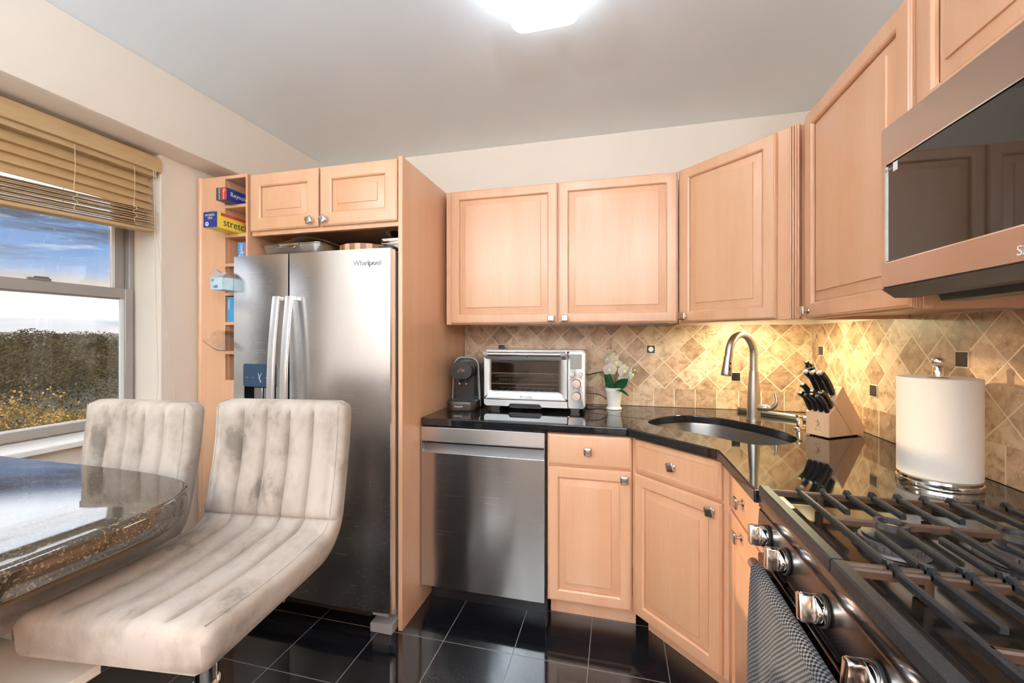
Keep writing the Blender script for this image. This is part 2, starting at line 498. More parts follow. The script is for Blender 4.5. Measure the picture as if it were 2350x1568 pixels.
M = {}
M['maple'] = wood_mat('maple_cabinet', (0.71, 0.405, 0.238), (0.655, 0.345, 0.185), coat=0.6)
for _k, _v in (('Coat IOR', 1.75), ('Coat Roughness', 0.42)): M['maple'].node_tree.nodes['Principled BSDF'].inputs[_k].default_value = _v
M['beech'] = wood_mat('beech_block', (0.82, 0.53, 0.32), (0.74, 0.44, 0.245), 0.4, (14, 14, 1.5), 0.1)
M['oak_slat'] = wood_mat('blind_slat', (0.50, 0.335, 0.17), (0.41, 0.26, 0.12), 0.4, (8, 0.6, 8), 0.2)
M['board'] = wood_mat('pale_board', (0.90, 0.86, 0.78), (0.85, 0.78, 0.67), 0.35, (8, 0.8, 8), 0.2)
M['darkwood'] = wood_mat('dark_worn_wood', (0.16, 0.09, 0.05), (0.06, 0.03, 0.02), 0.5, (20, 3, 20), 0.0)
M['wall'] = mat('cream_wall_paint', (0.80, 0.71, 0.61), 0.55, bump=0.05, bscale=120)
M['ceiling'] = mat('grey_blue_ceiling_paint', (0.84, 0.92, 0.96), 0.35, bump=0.03, bscale=80)
M['white'] = mat('white_paint', (0.82, 0.79, 0.74), 0.4)
M['floor'] = floor_mat()
M['tile'] = travertine_mat()
M['granite'] = granite_mat('black_granite', (0.008, 0.009, 0.010), ((0.03, 0.035, 0.04), (0.14, 0.15, 0.16)), 0.05, 300, 0.62, 0.76)[0]
M['granite_brown'] = granite_mat('brown_speckled_granite', (0.035, 0.025, 0.016), ((0.16, 0.11, 0.06), (0.30, 0.25, 0.19)), 0.04, 190, 0.58, 0.68, 2.0)[0]
M['accent'] = mat('black_accent_tile', (0.015, 0.014, 0.012), 0.12, noise=0.6, nscale=300)
M['pearl'] = mat('white_accent_disc', (0.85, 0.82, 0.76), 0.25)
M['steel'] = steel_mat('brushed_steel', (0.52, 0.50, 0.48), 0.24, 'x', wave=0.22)
M['steel_v'] = steel_mat('brushed_steel_upright', (0.82, 0.815, 0.82), 0.24, 'x', aniso=0.45)
M['steel_w'] = steel_mat('pale_brushed_steel', (0.44, 0.435, 0.43), 0.34, 'x')
M['chrome'] = mat('chrome', (0.78, 0.77, 0.75), 0.07, metal=1.0)
M['nickel'] = mat('brushed_nickel', (0.62, 0.60, 0.57), 0.26, metal=1.0)
M['nickel_b'] = mat('brushed_nickel_faucet', (0.52, 0.49, 0.45), 0.33, metal=1.0)
M['alu'] = mat('aluminium_frame', (0.33, 0.295, 0.27), 0.45, metal=0.35)
M['alu_d'] = mat('dark_aluminium_frame', (0.20, 0.19, 0.18), 0.4, metal=0.4)
M['alu_b'] = mat('bright_glazing_bead', (0.75, 0.75, 0.73), 0.4)
M['black'] = mat('black_plastic', (0.012, 0.012, 0.013), 0.32)
M['black_gloss'] = mat('black_gloss_plastic', (0.010, 0.010, 0.011), 0.1, coat=0.5)
M['rubber'] = mat('black_rubber', (0.010, 0.010, 0.010), 0.7)
M['bronze'] = mat('dark_bronze_plastic', (0.05, 0.034, 0.025), 0.35, metal=0.5)
M['grey'] = mat('grey_plastic', (0.34, 0.32, 0.31), 0.4)
M['blackglass'] = mat('black_glass', (0.012, 0.009, 0.007), 0.03, spec=0.5)
M['bsteel'] = steel_mat('black_stainless', (0.52, 0.42, 0.375), 0.25, 'x', 0.05)
M['bsteel_d'] = steel_mat('dark_black_stainless', (0.15, 0.125, 0.115), 0.22, 'x', 0.05)
M['bsteel_p'] = steel_mat('dark_brown_stainless', (0.15, 0.12, 0.108), 0.22, 'x', 0.05)
M['cavity'] = mat('oven_cavity', (0.10, 0.085, 0.075), 0.35, metal=0.4)
M['lipgrey'] = mat('dark_grey_painted_lip', (0.075, 0.06, 0.052), 0.5)
M['rack'] = mat('bright_wire', (0.80, 0.78, 0.75), 0.35)
M['handle'] = mat('satin_metal_handle', (0.84, 0.84, 0.84), 0.32, metal=0.9)
M['lipsteel'] = mat('dark_gloss_steel', (0.11, 0.085, 0.075), 0.16, metal=0.85)
M['iron_rust'] = mat('heat_browned_iron', (0.05, 0.022, 0.010), 0.45, noise=0.6, nscale=30)
M['enamel'] = mat('black_enamel', (0.012, 0.010, 0.008), 0.10, coat=0.4, noise=0.7, nscale=14)
M['iron'] = mat('cast_iron', (0.017, 0.018, 0.020), 0.42, spec=0.4, noise=0.55, nscale=26, bump=0.25, bscale=160)
M['burner'] = mat('burner_alloy', (0.11, 0.085, 0.075), 0.5, metal=0.4, noise=0.5, nscale=40)
M['velvet'] = velvet_mat()
M['weave'] = weave_mat()
M['pane'] = pane_mat('window_glass', (1, 1, 1), 0.28)
M['ovenglass'] = pane_mat('oven_glass', (0.74, 0.70, 0.66), 0.0, 1.3, 0.02)
M['paper'] = mat('paper_towel', (0.70, 0.655, 0.60), 0.9, bump=0.3, bscale=180)
M['ceramic'] = mat('white_ceramic', (0.86, 0.84, 0.80), 0.2, coat=0.4)
M['leaf'] = mat('orchid_leaf', (0.012, 0.105, 0.035), 0.35, noise=0.5, nscale=30)
M['leafedge'] = mat('orchid_bud', (0.40, 0.42, 0.12), 0.5)
M['petal'] = mat('orchid_petal', (0.88, 0.86, 0.80), 0.55)
M['lip'] = mat('orchid_lip', (0.82, 0.74, 0.36), 0.5)
M['stem'] = mat('brown_stem', (0.09, 0.055, 0.03), 0.6)
M['lamp'] = mat('lamp_diffuser', (0.9, 0.9, 0.9), 0.4, emit=LAMP_COL, estr=LAMP)
M['strip'] = mat('warm_lamp_strip', (0.9, 0.85, 0.7), 0.4, emit=(1.0, 0.90, 0.52), estr=UC)
M['lcd'] = mat('lcd_screen', (0.30, 0.29, 0.26), 0.2)
M['ink'] = mat('dark_print', (0.06, 0.055, 0.05), 0.5)
M['inkgrey'] = mat('grey_print', (0.35, 0.34, 0.33), 0.5)
M['inkwhite'] = mat('white_print', (0.85, 0.85, 0.84), 0.45)
M['inkbrown'] = mat('burnt_brand_mark', (0.22, 0.10, 0.05), 0.6)
M['rosegold'] = mat('rose_gold', (0.80, 0.52, 0.38), 0.2, metal=1.0)
M['blue'] = mat('dark_blue_card', (0.015, 0.035, 0.22), 0.35)
M['red'] = mat('red_card', (0.50, 0.04, 0.05), 0.35)
M['yellow'] = mat('yellow_card', (0.82, 0.62, 0.06), 0.35)
M['yellowink'] = mat('yellow_print', (0.85, 0.70, 0.15), 0.4)
M['skyblue'] = mat('sky_blue_card', (0.06, 0.30, 0.55), 0.35, noise=0.3, nscale=18)
M['pink'] = mat('pink_card', (0.62, 0.07, 0.22), 0.35)
M['palecard'] = mat('pale_blue_card', (0.55, 0.70, 0.78), 0.5, noise=0.25, nscale=25)
M['kraft'] = mat('grey_board_card', (0.42, 0.36, 0.31), 0.7)
M['film'] = pane_mat('clear_plastic_film', (0.93, 0.93, 0.94), 0.5, 2.2, 0.15)
M['butcher_a'] = mat('pale_butcher_wood', (0.70, 0.46, 0.26), 0.5)
M['butcher_b'] = mat('dark_butcher_wood', (0.30, 0.12, 0.06), 0.5)
M['panel_blue'] = mat('dispenser_panel', (0.035, 0.06, 0.10), 0.15, coat=0.4)
M['filter'] = mat('mesh_filter', (0.42, 0.33, 0.22), 0.4, metal=0.6, noise=0.6, nscale=220)

# ------------------------------------------------------------------ room
XL, XR, YB, YF, ZC = -2.06, 0.985, 2.46, -1.9, 2.465
WX = -2.22                       # window plane
WY0, WY1, WZ0, WZ1 = 0.66, 1.495, 0.90, 2.15

def room():
    bm = nb()
    uvl = bm.loops.layers.uv.new('uv')
    v = [bm.verts.new(p) for p in ((XL - 0.15, YF, 0), (XR + 0.1, YF, 0), (XR + 0.1, YB + 0.1, 0), (XL - 0.15, YB + 0.1, 0))]
    f = bm.faces.new(v)
    for lp in f.loops:
        p = lp.vert.co
        lp[uvl].uv = ((p.x + 0.717) / 0.3045 + 20, (p.y - 1.664) / 0.3045 + 20)
    o = struct('floor', bm, M['floor'], smooth=0)
    bm = nb(); box(bm, XL - 0.3, XR + 0.12, YF - 0.1, YB + 0.12, ZC, ZC + 0.1); struct('ceiling', bm, M['ceiling'], smooth=0)
    bm = nb(); box(bm, XL - 0.3, XR + 0.12, YB, YB + 0.12, -0.1, ZC); struct('wall_back', bm, M['wall'], smooth=0)
    bm = nb(); box(bm, XR, XR + 0.12, YF, YB, -0.1, ZC); struct('wall_right', bm, M['wall'], smooth=0)
    bm = nb(); box(bm, XL - 0.3, XR + 0.12, YF - 0.1, YF, -0.1, ZC); struct('wall_front', bm, M['wall'], smooth=0)
    # window wall with its opening
    bm = nb()
    box(bm, XL - 0.24, XL, WY1, YB, -0.1, ZC)
    box(bm, XL - 0.24, XL, YF, WY0, -0.1, ZC)
    box(bm, XL - 0.24, XL, WY0, WY1, WZ1, ZC)
    box(bm, XL - 0.24, XL, WY0, WY1, -0.1, WZ0 - 0.03)
    struct('wall_left', bm, M['wall'], smooth=0, bevel=0.004)
    # dropped beam above the window
    bm = nb()
    prism(bm, [(XL + 0.001, 2.148), (-1.935, 2.152), (-1.921, 2.158), (-1.917, 2.172), (-1.917, ZC - 0.001), (XL + 0.001, ZC - 0.001)], 'y', YF + 0.01, YB - 0.002)
    struct('wall_left_beam', bm, M['wall'], smooth=50)
    # window sill board
    bm = nb(); box(bm, WX - 0.02, XL + 0.035, WY0 + 0.003, WY1 - 0.003, WZ0 - 0.028, WZ0 - 0.004)
    struct('trim_1', bm, M['white'], bevel=0.004)
room()

def tiles(name, rz, loc, W, lat_x, lat_z, accents, row_off):
    """a tiled splashback: straight bottom row, then tiles set on the diagonal"""
    root = thing(name, '', '', loc, rz)
    del root['label']; del root['category']
    root['kind'] = 'structure'
    D = 0.1435
    z0, zr, z1 = 0.916, 1.017, 1.366
    bm = nb(); uvl = bm.loops.layers.uv.new('uv')
    v = box(bm, 0, W, -0.008, 0, zr, z1)
    for f in bm.faces:
        for lp in f.loops:
            p = lp.vert.co
            a, b = (p.x - lat_x) / D * 1.0, (p.z - lat_z) / D
            lp[uvl].uv = (a + b + 40, b - a + 40)
    obj('diagonal_tiles', bm, M['tile'], root, smooth=0)
    bm = nb(); uvl = bm.loops.layers.uv.new('uv')
    box(bm, 0, W, -0.008, 0, z0, zr)
    for f in bm.faces:
        for lp in f.loops:
            p = lp.vert.co
            lp[uvl].uv = ((p.x - row_off) / 0.1075 + 40, (p.z - z0) / (zr - z0) * 0.96 + 40.02)
    obj('bottom_row_tiles', bm, M['tile'], root, smooth=0)
    for ax, az, white in accents:
        bm = nb(); box(bm, ax - 0.0245, ax + 0.0245, -0.0105, -0.007, az - 0.0245, az + 0.0245)
        g = obj('accent_grout', bm, M['groutc'], root, smooth=0)
        bm = nb(); box(bm, ax - 0.021, ax + 0.021, -0.0125, -0.007, az - 0.021, az + 0.021)
        a = obj('accent_tile', bm, M['accent'], g, bevel=0.001)
        if white:
            bm = nb(); lathe(bm, [(0.0135, -0.0135), (0.0135, -0.010)], (ax, 0, az), 28, 'y')
            obj('white_disc', bm, M['pearl'], g)
    return root
M['groutc'] = mat('tile_grout', (0.78, 0.64, 0.46), 0.8)
# back wall: local x = X + 0.905 ; right wall: local x = 2.452 - Y
tiles('wall_back_tiles', 0, (-0.9125, YB - 0.001, 0), 1.8875, 0.9125 - 0.674, 1.2335, [(0.9125 - 0.674, 1.2335, False), (0.9125 + 0.187, 1.2335, True), (0.9125 + 0.6175, 1.09, False)], 0.0395)
tiles('wall_right_tiles', -PI / 2, (XR - 0.001, 2.452, 0), 2.2, 2.452 - 1.926, 1.09, [(2.452 - 2.3565, 1.2335, False), (2.452 - 1.926, 1.09, False), (2.452 - 1.4955, 1.2335, False)], 0.02)

# ------------------------------------------------------------------ window and blind
def window():
    root = thing('window_1', '', '', (WX, 0, 0))
    del root['label']; del root['category']
    root['kind'] = 'structure'
    def frame(name, x0, x1, ya, yb, za, zb, st, rt, rb, m):
        bm = nb()
        box(bm, x0, x1, ya, ya + st, za, zb); box(bm, x0, x1, yb - st, yb, za, zb)
        box(bm, x0, x1, ya + st, yb - st, za, za + rb); box(bm, x0, x1, ya + st, yb - st, zb - rt, zb)
        return obj(name, bm, m, root, bevel=0.003)
    a, b = WY0 + 0.002, WY1 - 0.002
    frame('window_frame', -0.06, 0.0, a, b, WZ0, WZ1 - 0.002, 0.022, 0.03, 0.02, M['alu'])
    s = frame('upper_sash', -0.055, -0.028, a + 0.022, b - 0.022, 1.476, WZ1 - 0.03, 0.042, 0.04, 0.045, M['alu'])
    bm = nb(); box(bm, -0.043, -0.040, a + 0.06, b - 0.06, 1.515, WZ1 - 0.065); obj('upper_pane', bm, M['pane'], s, smooth=0)
    bm = nb(); box(bm, -0.030, -0.024, b - 0.075, b - 0.064, 1.52, WZ1 - 0.07); obj('glazing_bead', bm, M['alu_b'], s)
    s = frame('lower_sash', -0.026, 0.012, a + 0.012, b - 0.012, WZ0 + 0.002, 1.524, 0.034, 0.046, 0.036, M['alu'])
    bm = nb(); box(bm, -0.010, -0.007, a + 0.044, b - 0.044, WZ0 + 0.034, 1.482); obj('lower_pane', bm, M['pane'], s, smooth=0)
    bm = nb()
    box(bm, -0.006, 0.004, b - 0.060, b - 0.046, WZ0 + 0.04, 1.478)
    box(bm, -0.006, 0.004, a + 0.046, a + 0.058, WZ0 + 0.04, 1.478)
    box(bm, -0.006, 0.004, a + 0.058, b - 0.060, WZ0 + 0.036, WZ0 + 0.046)
    obj('glazing_bead', bm, M['alu_b'], s)
    bm = nb(); box(bm, -0.006, 0.006, 1.12, 1.19, 1.524, 1.535); box(bm, -0.004, 0.004, 1.14, 1.185, 1.535, 1.541)
    obj('sash_lock', bm, M['alu_d'], s, bevel=0.002)
window()

def blind():
    root = thing('window_blind', 'honey coloured wooden slat blind half raised over the window', 'window blind', (-2.09, (WY0 + WY1) / 2, 2.128))
    hw = (WY1 - WY0) / 2 - 0.006
    bm = nb(); prism(bm, [(0.030, -0.068), (0.040, -0.066), (0.044, -0.05), (0.044, -0.015), (0.038, 0.0), (0.030, 0.0)], 'y', -hw, hw)
    v = obj('valance', bm, M['oak_slat'], root)
    bm = nb(); box(bm, -0.03, 0.025, -hw + 0.01, hw - 0.01, -0.09, -0.02)
    obj('head_rail', bm, M['oak_slat'], root, bevel=0.003)
    def slat(dx, z, ang, tilt, w=0.05):
        bm = nb()
        n = 5
        lp = []
        for yy in (-hw + 0.012, hw - 0.02):
            L = []
            for i in range(n):
                t = (i / (n - 1) - 0.5) * w
                L.append((t, yy, 0.0014 + 0.0018 * (1 - (2 * t / w) ** 2)))
            for i in reversed(range(n)):
                t = (i / (n - 1) - 0.5) * w
                L.append((t, yy, -0.0014 + 0.0018 * (1 - (2 * t / w) ** 2)))
            lp.append(L)
        loft(bm, lp)
        o = obj('slat', bm, M['oak_slat'], root, loc=(dx, 0, z), smooth=60)
        o.rotation_euler = (tilt, ang, 0)
        return o
    for k in range(4):
        slat(0, -0.115 - 0.038 * k, math.radians(62), 0.006 * k)
    z = -0.262
    for k in range(11):
        slat(0.001 * (k % 3), z - 0.0078 * k, math.radians(6 + 3 * (k % 2)), 0.05 + 0.006 * math.sin(k * 1.7))
    bm = nb(); box(bm, -0.026, 0.026, -hw + 0.012, hw - 0.02, -0.008, 0.008)
    o = obj('bottom_rail', bm, M['oak_slat'], root, loc=(0, 0, z - 0.094), bevel=0.004); o.rotation_euler = (0.05, 0, 0)
    M['cord'] = mat('blind_cord', (0.66, 0.52, 0.36), 0.8)
    for yy in (-0.19, 0.10, 0.31):
        bm = nb()
        for sx in (-1, 1):
            pts = [(sx * 0.028, yy, -0.07), (sx * 0.026, yy + 0.003, -0.16), (sx * 0.029, yy - 0.003, -0.25)]
            for q in range(7):
                pts.append((sx * (0.030 + 0.004 * (q % 2)), yy + 0.008 * math.sin(q * 2.4), -0.262 - 0.014 * q + yy * 0.05))
            tube(bm, smoothpath(pts, 3), 0.0012, 5)
        obj('ladder_cord', bm, M['cord'], root)
    for k, (yy, dz) in enumerate(((0.375, 1.02), (0.385, 1.06))):
        bm = nb()
        sway = 0.07 if k else 0.012
        pts = [(0.046, yy, -0.06), (0.050, yy + 0.004, -0.35), (0.054, yy + sway * 0.5, -0.7), (0.056, yy + sway, -dz), (0.056, yy + sway + (0.012 if k else -0.008), -dz - 0.12)]
        tube(bm, smoothpath(pts, 6), 0.0013, 6)
        c = obj('lift_cord', bm, M['cord'], root)
        bm = nb(); lathe(bm, [(0.002, -dz - 0.115), (0.005, -dz - 0.12), (0.006, -dz - 0.145), (0.003, -dz - 0.15)], (0.056, yy + sway + (0.012 if k else -0.008), 0), 12)
        obj('tassel', bm, M['oak_slat'], c)
blind()

# ------------------------------------------------------------------ cabinets
R90, R45 = -PI / 2, -PI / 4

def knob(parent, x, z, y=-0.02, turn=0.0):
    bm = nb()
    lathe(bm, [(0.010, y - 0.0002), (0.009, y - 0.002), (0.0055, y - 0.005), (0.0050, y - 0.014), (0.0075, y - 0.018)], (x, 0, z), 16, 'y')
    loops = []
    for s, d in ((0.012, 0.016), (0.0165, 0.0185), (0.0172, 0.0215), (0.0160, 0.0238), (0.0135, 0.0250), (0.006, 0.0256)):
        lp = []
        for a, b in rrect(2 * s, 2 * s, s * 0.3, 3):
            c, q = math.cos(turn), math.sin(turn)
            lp.append((x + a * c - b * q, y - d, z + a * q + b * c))
        loops.append(lp)
    loft(bm, loops)
    return obj('knob', bm, M['nickel'], parent, smooth=45, label='brushed metal square knob')

def door(parent, x0, x1, z0, z1, kn=None, st=0.050, turn=0.0, name='door'):
    """raised panel door, front face at y=-0.02"""
    bm = nb()
    rings(bm, x0, x1, z0, z1, [(0, -0.001), (0, -0.0135), (0.002, -0.0165), (0.004, -0.0168), (0.006, -0.0196), (0.008, -0.02),
                               (st - 0.006, -0.02), (st - 0.004, -0.0188), (st - 0.001, -0.0150), (st, -0.008)], fill=False)
    d = obj(name, bm, M['maple'], parent, smooth=28)
    bm = nb()
    a = st - 0.0004
    rings(bm, x0, x1, z0, z1, [(a, -0.004), (a, -0.0065), (a + 0.005, -0.0070), (a + 0.0055, -0.0085), (a + 0.034, -0.0165), (a + 0.0350, -0.0205), (a + 0.0385, -0.021)], back=True)
    obj('raised_panel', bm, M['maple'], d, smooth=25)
    if kn: knob(d, kn[0], kn[1], -0.02, turn)
    return d

def drawer(parent, x0, x1, z0, z1, kn, raised=False, turn=0.0):
    bm = nb()
    if raised:
        pr = [(0, -0.001), (0, -0.012), (0.003, -0.0145), (0.006, -0.0148), (0.009, -0.0175), (0.022, -0.0205), (0.024, -0.0185), (0.026, -0.0185)]
    else:
        pr = [(0, -0.001), (0, -0.0135), (0.004, -0.0165), (0.0085, -0.0192), (0.011, -0.02)]
    rings(bm, x0, x1, z0, z1, pr)
    d = obj('drawer', bm, M['maple'], parent, smooth=28)
    knob(d, kn[0], kn[1], -0.02 if not raised else -0.0185, turn)
    return d

def face_frame(parent, x0, x1, z0, z1, stl, str_, rt, rb, mids=(), y=0.02, name='face_frame'):
    bm = nb()
    box(bm, x0, x0 + stl, 0, y, z0, z1); box(bm, x1 - str_, x1, 0, y, z0, z1)
    box(bm, x0 + stl, x1 - str_, 0, y, z0, z0 + rb); box(bm, x0 + stl, x1 - str_, 0, y, z1 - rt, z1)
    for k, a, b in mids:
        if k == 'h': box(bm, x0 + stl, x1 - str_, 0.0005, y - 0.0005, a, b)
        else: box(bm, a, b, 0.0005, y - 0.0005, z0 + rb, z1 - rt)
    return obj(name, bm, M['maple'], parent, bevel=0.001)

def carcass(parent, x0, x1, d, z0, z1, t=0.016, top=True, back=True, recess=0.0):
    bm = nb()
    box(bm, x0, x0 + t, 0.02, d, z0, z1); box(bm, x1 - t, x1, 0.02, d, z0, z1)
    box(bm, x0 + t, x1 - t, 0.02, d - 0.006, z0 + recess, z0 + recess + t)
    if top: box(bm, x0 + t, x1 - t, 0.02, d - 0.006, z1 - t, z1)
    if back: box(bm, x0 + t, x1 - t, d - 0.006, d, z0 + recess, z1)
    return obj('carcass', bm, M['maple'], parent, smooth=0)

def uppers():
    # pair of doors on the back wall
    t = thing('wall_cabinet', 'wide maple wall cabinet with two raised-panel doors above the toaster oven', 'cabinet', (-0.895, 2.118, 0))
    W = 1.18
    carcass(t, 0, W, 0.335, 1.368, 2.085, recess=0.012)
    face_frame(t, 0, W, 1.368, 2.085, 0.036, 0.02, 0.03, 0.03, (('v', 0.59, 0.63),))
    door(t, 0.032, 0.606, 1.373, 2.080, (0.577, 1.394))
    door(t, 0.613, 1.174, 1.373, 2.080, (0.646, 1.394))
    # corner unit set on the diagonal
    p = Vector((0.288, 2.118, 0)); L = 0.366 * math.sqrt(2)
    t = thing('corner_wall_cabinet', 'single-door maple wall cabinet set diagonally across the corner above the sink', 'cabinet', p, R45)
    face_frame(t, 0, L, 1.366, 2.087, 0.03, 0.088, 0.03, 0.03)
    bm = nb()
    c45 = math.cos(PI / 4)
    def loc2(X, Y):
        dx, dy = X - p.x, Y - p.y
        return ((dx - dy) * c45, (dx + dy) * c45)
    poly = [loc2(*q) for q in ((p.x + 0.014, p.y + 0.014), (p.x + 0.014, YB - 0.003), (XR - 0.003, YB - 0.003), (XR - 0.003, p.y - 0.352), (p.x + 0.38, p.y - 0.352))]
    for za, zb in ((1.390, 1.406), (2.071, 2.087)):
        prism(bm, poly, 'z', za, zb)
    for a, b in ((0, 1), (3, 4)):
        pa, pb = Vector(poly[a]), Vector(poly[b])
        dd = (pb - pa).normalized(); nn = Vector((-dd.y, dd.x)) * 0.016
        if a == 0: nn = -nn
        else: nn = -nn
        prism(bm, [pa, pb, pb + nn, pa + nn], 'z', 1.366, 2.071)
    obj('carcass', bm, M['maple'], t, smooth=0)
    door(t, 0.018, 0.018 + 0.425, 1.371, 2.082, (0.046, 1.396))
    bm = nb()
    for i in range(3):
        box(bm, L - 0.03 + 0.009 * i, L - 0.024 + 0.009 * i, -0.0075, 0.0, 1.367, 2.086)
    obj('fluted_strip', bm, M['maple'], t, bevel=0.002)
    # tall single door on the right wall
    t = thing('wall_cabinet', 'maple wall cabinet with one tall door between the diagonal cabinet and the microwave', 'cabinet', (0.668, 1.748, 0), R90)
    W = 0.615
    carcass(t, 0, W, 0.314, 1.362, 2.087, recess=0.012)
    face_frame(t, 0, W, 1.362, 2.087, 0.06, 0.03, 0.03, 0.03)
    door(t, 0.055, W - 0.012, 1.366, 2.083, (0.085, 1.390), 0.052)
    bm = nb()
    for i in range(3):
        box(bm, W - 0.011 + 0.0035 * i, W - 0.009 + 0.0035 * i, -0.012 + 0.003 * i, -0.001, 1.364, 2.086)
    obj('fluted_strip', bm, M['maple'], t)
    # short cabinet over the microwave
    t = thing('wall_cabinet', 'short maple wall cabinet with raised-panel doors directly over the microwave', 'cabinet', (0.668, 1.131, 0), R90)
    W = 0.775
    carcass(t, 0, W, 0.314, 1.772, 2.087)
    face_frame(t, 0, W, 1.772, 2.087, 0.03, 0.03, 0.03, 0.03)
    door(t, 0.006, 0.384, 1.776, 2.083, None, 0.052)
    door(t, 0.390, W - 0.008, 1.776, 2.083, None, 0.052)
    # wooden rail on the wall under the microwave
    bm = nb(); box(bm, 0.88, XR - 0.014, 0.30, 1.128, 1.362, 1.384); box(bm, 0.905, XR - 0.014, 0.30, 1.128, 1.345, 1.361)
    o = obj('support_rail', bm, M['maple'], None, bevel=0.002)
    tag(o, 'maple rail along the tiled wall under the microwave', 'wood rail')
    # cabinet over the fridge
    t = thing('wall_cabinet', 'maple two-door cabinet bridging the space over the fridge', 'cabinet', (-1.742, 1.692, 0))
    W = 0.803
    carcass(t, 0, W, 0.75, 1.80, 2.10, recess=0.042)
    face_frame(t, 0, W, 1.798, 2.10, 0.03, 0.03, 0.03, 0.03)
    door(t, 0.004, 0.392, 1.818, 2.092, (0.356, 1.844), 0.062, PI / 10)
    door(t, 0.402, W - 0.004, 1.818, 2.092, (0.432, 1.844), 0.062, PI / 5)
uppers()

def end_panel():
    bm = nb(); box(bm, -0.937, -0.916, 1.674, YB - 0.003, 0, 2.10)
    o = obj('end_panel', bm, M['maple'], None, bevel=0.002)
    tag(o, 'full-height maple panel standing between the fridge and the dishwasher', 'cabinet panel')
end_panel()

CUB = [(2.084 - 0.1447 * k, 1.955 - 0.1447 * k) for k in range(7)]
def cubby():
    t = thing('cubby_cabinet', 'tall narrow maple cabinet with a column of open cubbyholes beside the fridge', 'cabinet', (-2.056, 1.670, 0))
    W = 0.308          # local x: 0 = wall side
    c0, c1 = 0.172, 0.297
    bm = nb()
    box(bm, 0.028, c0, 0, 0.02, 0, 2.10); box(bm, c1, W, 0, 0.02, 0, 2.10)
    box(bm, c0, c1, 0, 0.02, 2.084, 2.10); box(bm, c0, c1, 0, 0.02, 0.0, 1.088)
    for k in range(6):
        box(bm, c0, c1, 0, 0.02, CUB[k + 1][0], CUB[k][1])
    obj('face_frame', bm, M['maple'], t, bevel=0.001)
    bm = nb(); tube(bm, [(0.016, 0.006, 0), (0.016, 0.006, 2.102)], 0.0145, 14)
    obj('corner_post', bm, M['maple'], t)
    bm = nb()
    box(bm, 0.03, 0.046, 0.021, 0.76, 0, 2.1); box(bm, c1 - 0.001, W, 0.021, 0.76, 0, 2.10)
    box(bm, c0 - 0.012, c0 + 0.002, 0.021, 0.36, 1.07, 2.1); box(bm, c0, c1, 0.36, 0.37, 1.07, 2.1)
    box(bm, 0.046, c1, 0.021, 0.76, 2.085, 2.1)
    obj('carcass', bm, M['maple'], t, smooth=0)
    for k in range(7):
        bm = nb(); box(bm, c0 + 0.0025, c1 - 0.0015, 0.021, 0.359, CUB[k][1] - 0.0157, CUB[k][1])
        obj('shelf', bm, M['maple'], t)
cubby()

def bases():
    t = thing('base_cabinet', 'maple base cabinet with a flat drawer over one door beside the dishwasher', 'cabinet', (-0.302, 1.872, 0))
    W = 0.368
    carcass(t, 0, W, 0.58, 0.118, 0.876)
    face_frame(t, 0, W, 0.118, 0.876, 0.03, 0.03, 0.025, 0.03, (('h', 0.715, 0.745),))
    drawer(t, 0.004, W - 0.004, 0.733, 0.870, (0.182, 0.803))
    door(t, 0.004, W - 0.004, 0.130, 0.724, (W - 0.032, 0.692))
    bm = nb(); box(bm, 0.0, W + 0.02, 0.105, 0.12, 0.0, 0.1175); obj('toe_kick', bm, M['maple'], t)
    # diagonal sink base
    p = Vector((0.0675, 1.8725, 0)); L = 0.3125 * math.sqrt(2)
    t = thing('sink_base_cabinet', 'maple base cabinet set diagonally under the sink with drawer front and door', 'cabinet', p, R45)
    face_frame(t, 0, L, 0.118, 0.876, 0.03, 0.03, 0.025, 0.03, (('h', 0.715, 0.745),))
    bm = nb(); box(bm, 0.03, L - 0.03, 0.021, 0.5, 0.118, 0.134)
    prism(bm, [(0.002, 0.021), (0.018, 0.021), (0.26, 0.25), (0.25, 0.26)], 'z', 0.118, 0.60)
    obj('carcass', bm, M['maple'], t, smooth=0)
    drawer(t, 0.028, L - 0.028, 0.733, 0.868, (L / 2, 0.803), True, PI / 14)
    door(t, 0.026, L - 0.026, 0.130, 0.724, (L - 0.058, 0.692), 0.05, PI / 14)
    bm = nb(); box(bm, -0.005, L + 0.005, 0.105, 0.12, 0.0, 0.1175); obj('toe_kick', bm, M['maple'], t)
    # narrow unit next to the range
    t = thing('base_cabinet', 'narrow maple base cabinet with drawer and door squeezed between sink and range', 'cabinet', (0.383, 1.556, 0), R90)
    W = 0.376
    carcass(t, 0, W, 0.58, 0.118, 0.876)
    face_frame(t, 0, W, 0.118, 0.876, 0.03, 0.02, 0.025, 0.03, (('h', 0.715, 0.745),))
    drawer(t, 0.026, W - 0.018, 0.733, 0.870, (0.19, 0.806))
    door(t, 0.026, W - 0.018, 0.130, 0.724, (0.175, 0.697))
    bm = nb(); box(bm, 0.0, W, 0.105, 0.12, 0.0, 0.1175); obj('toe_kick', bm, M['maple'], t)
bases()

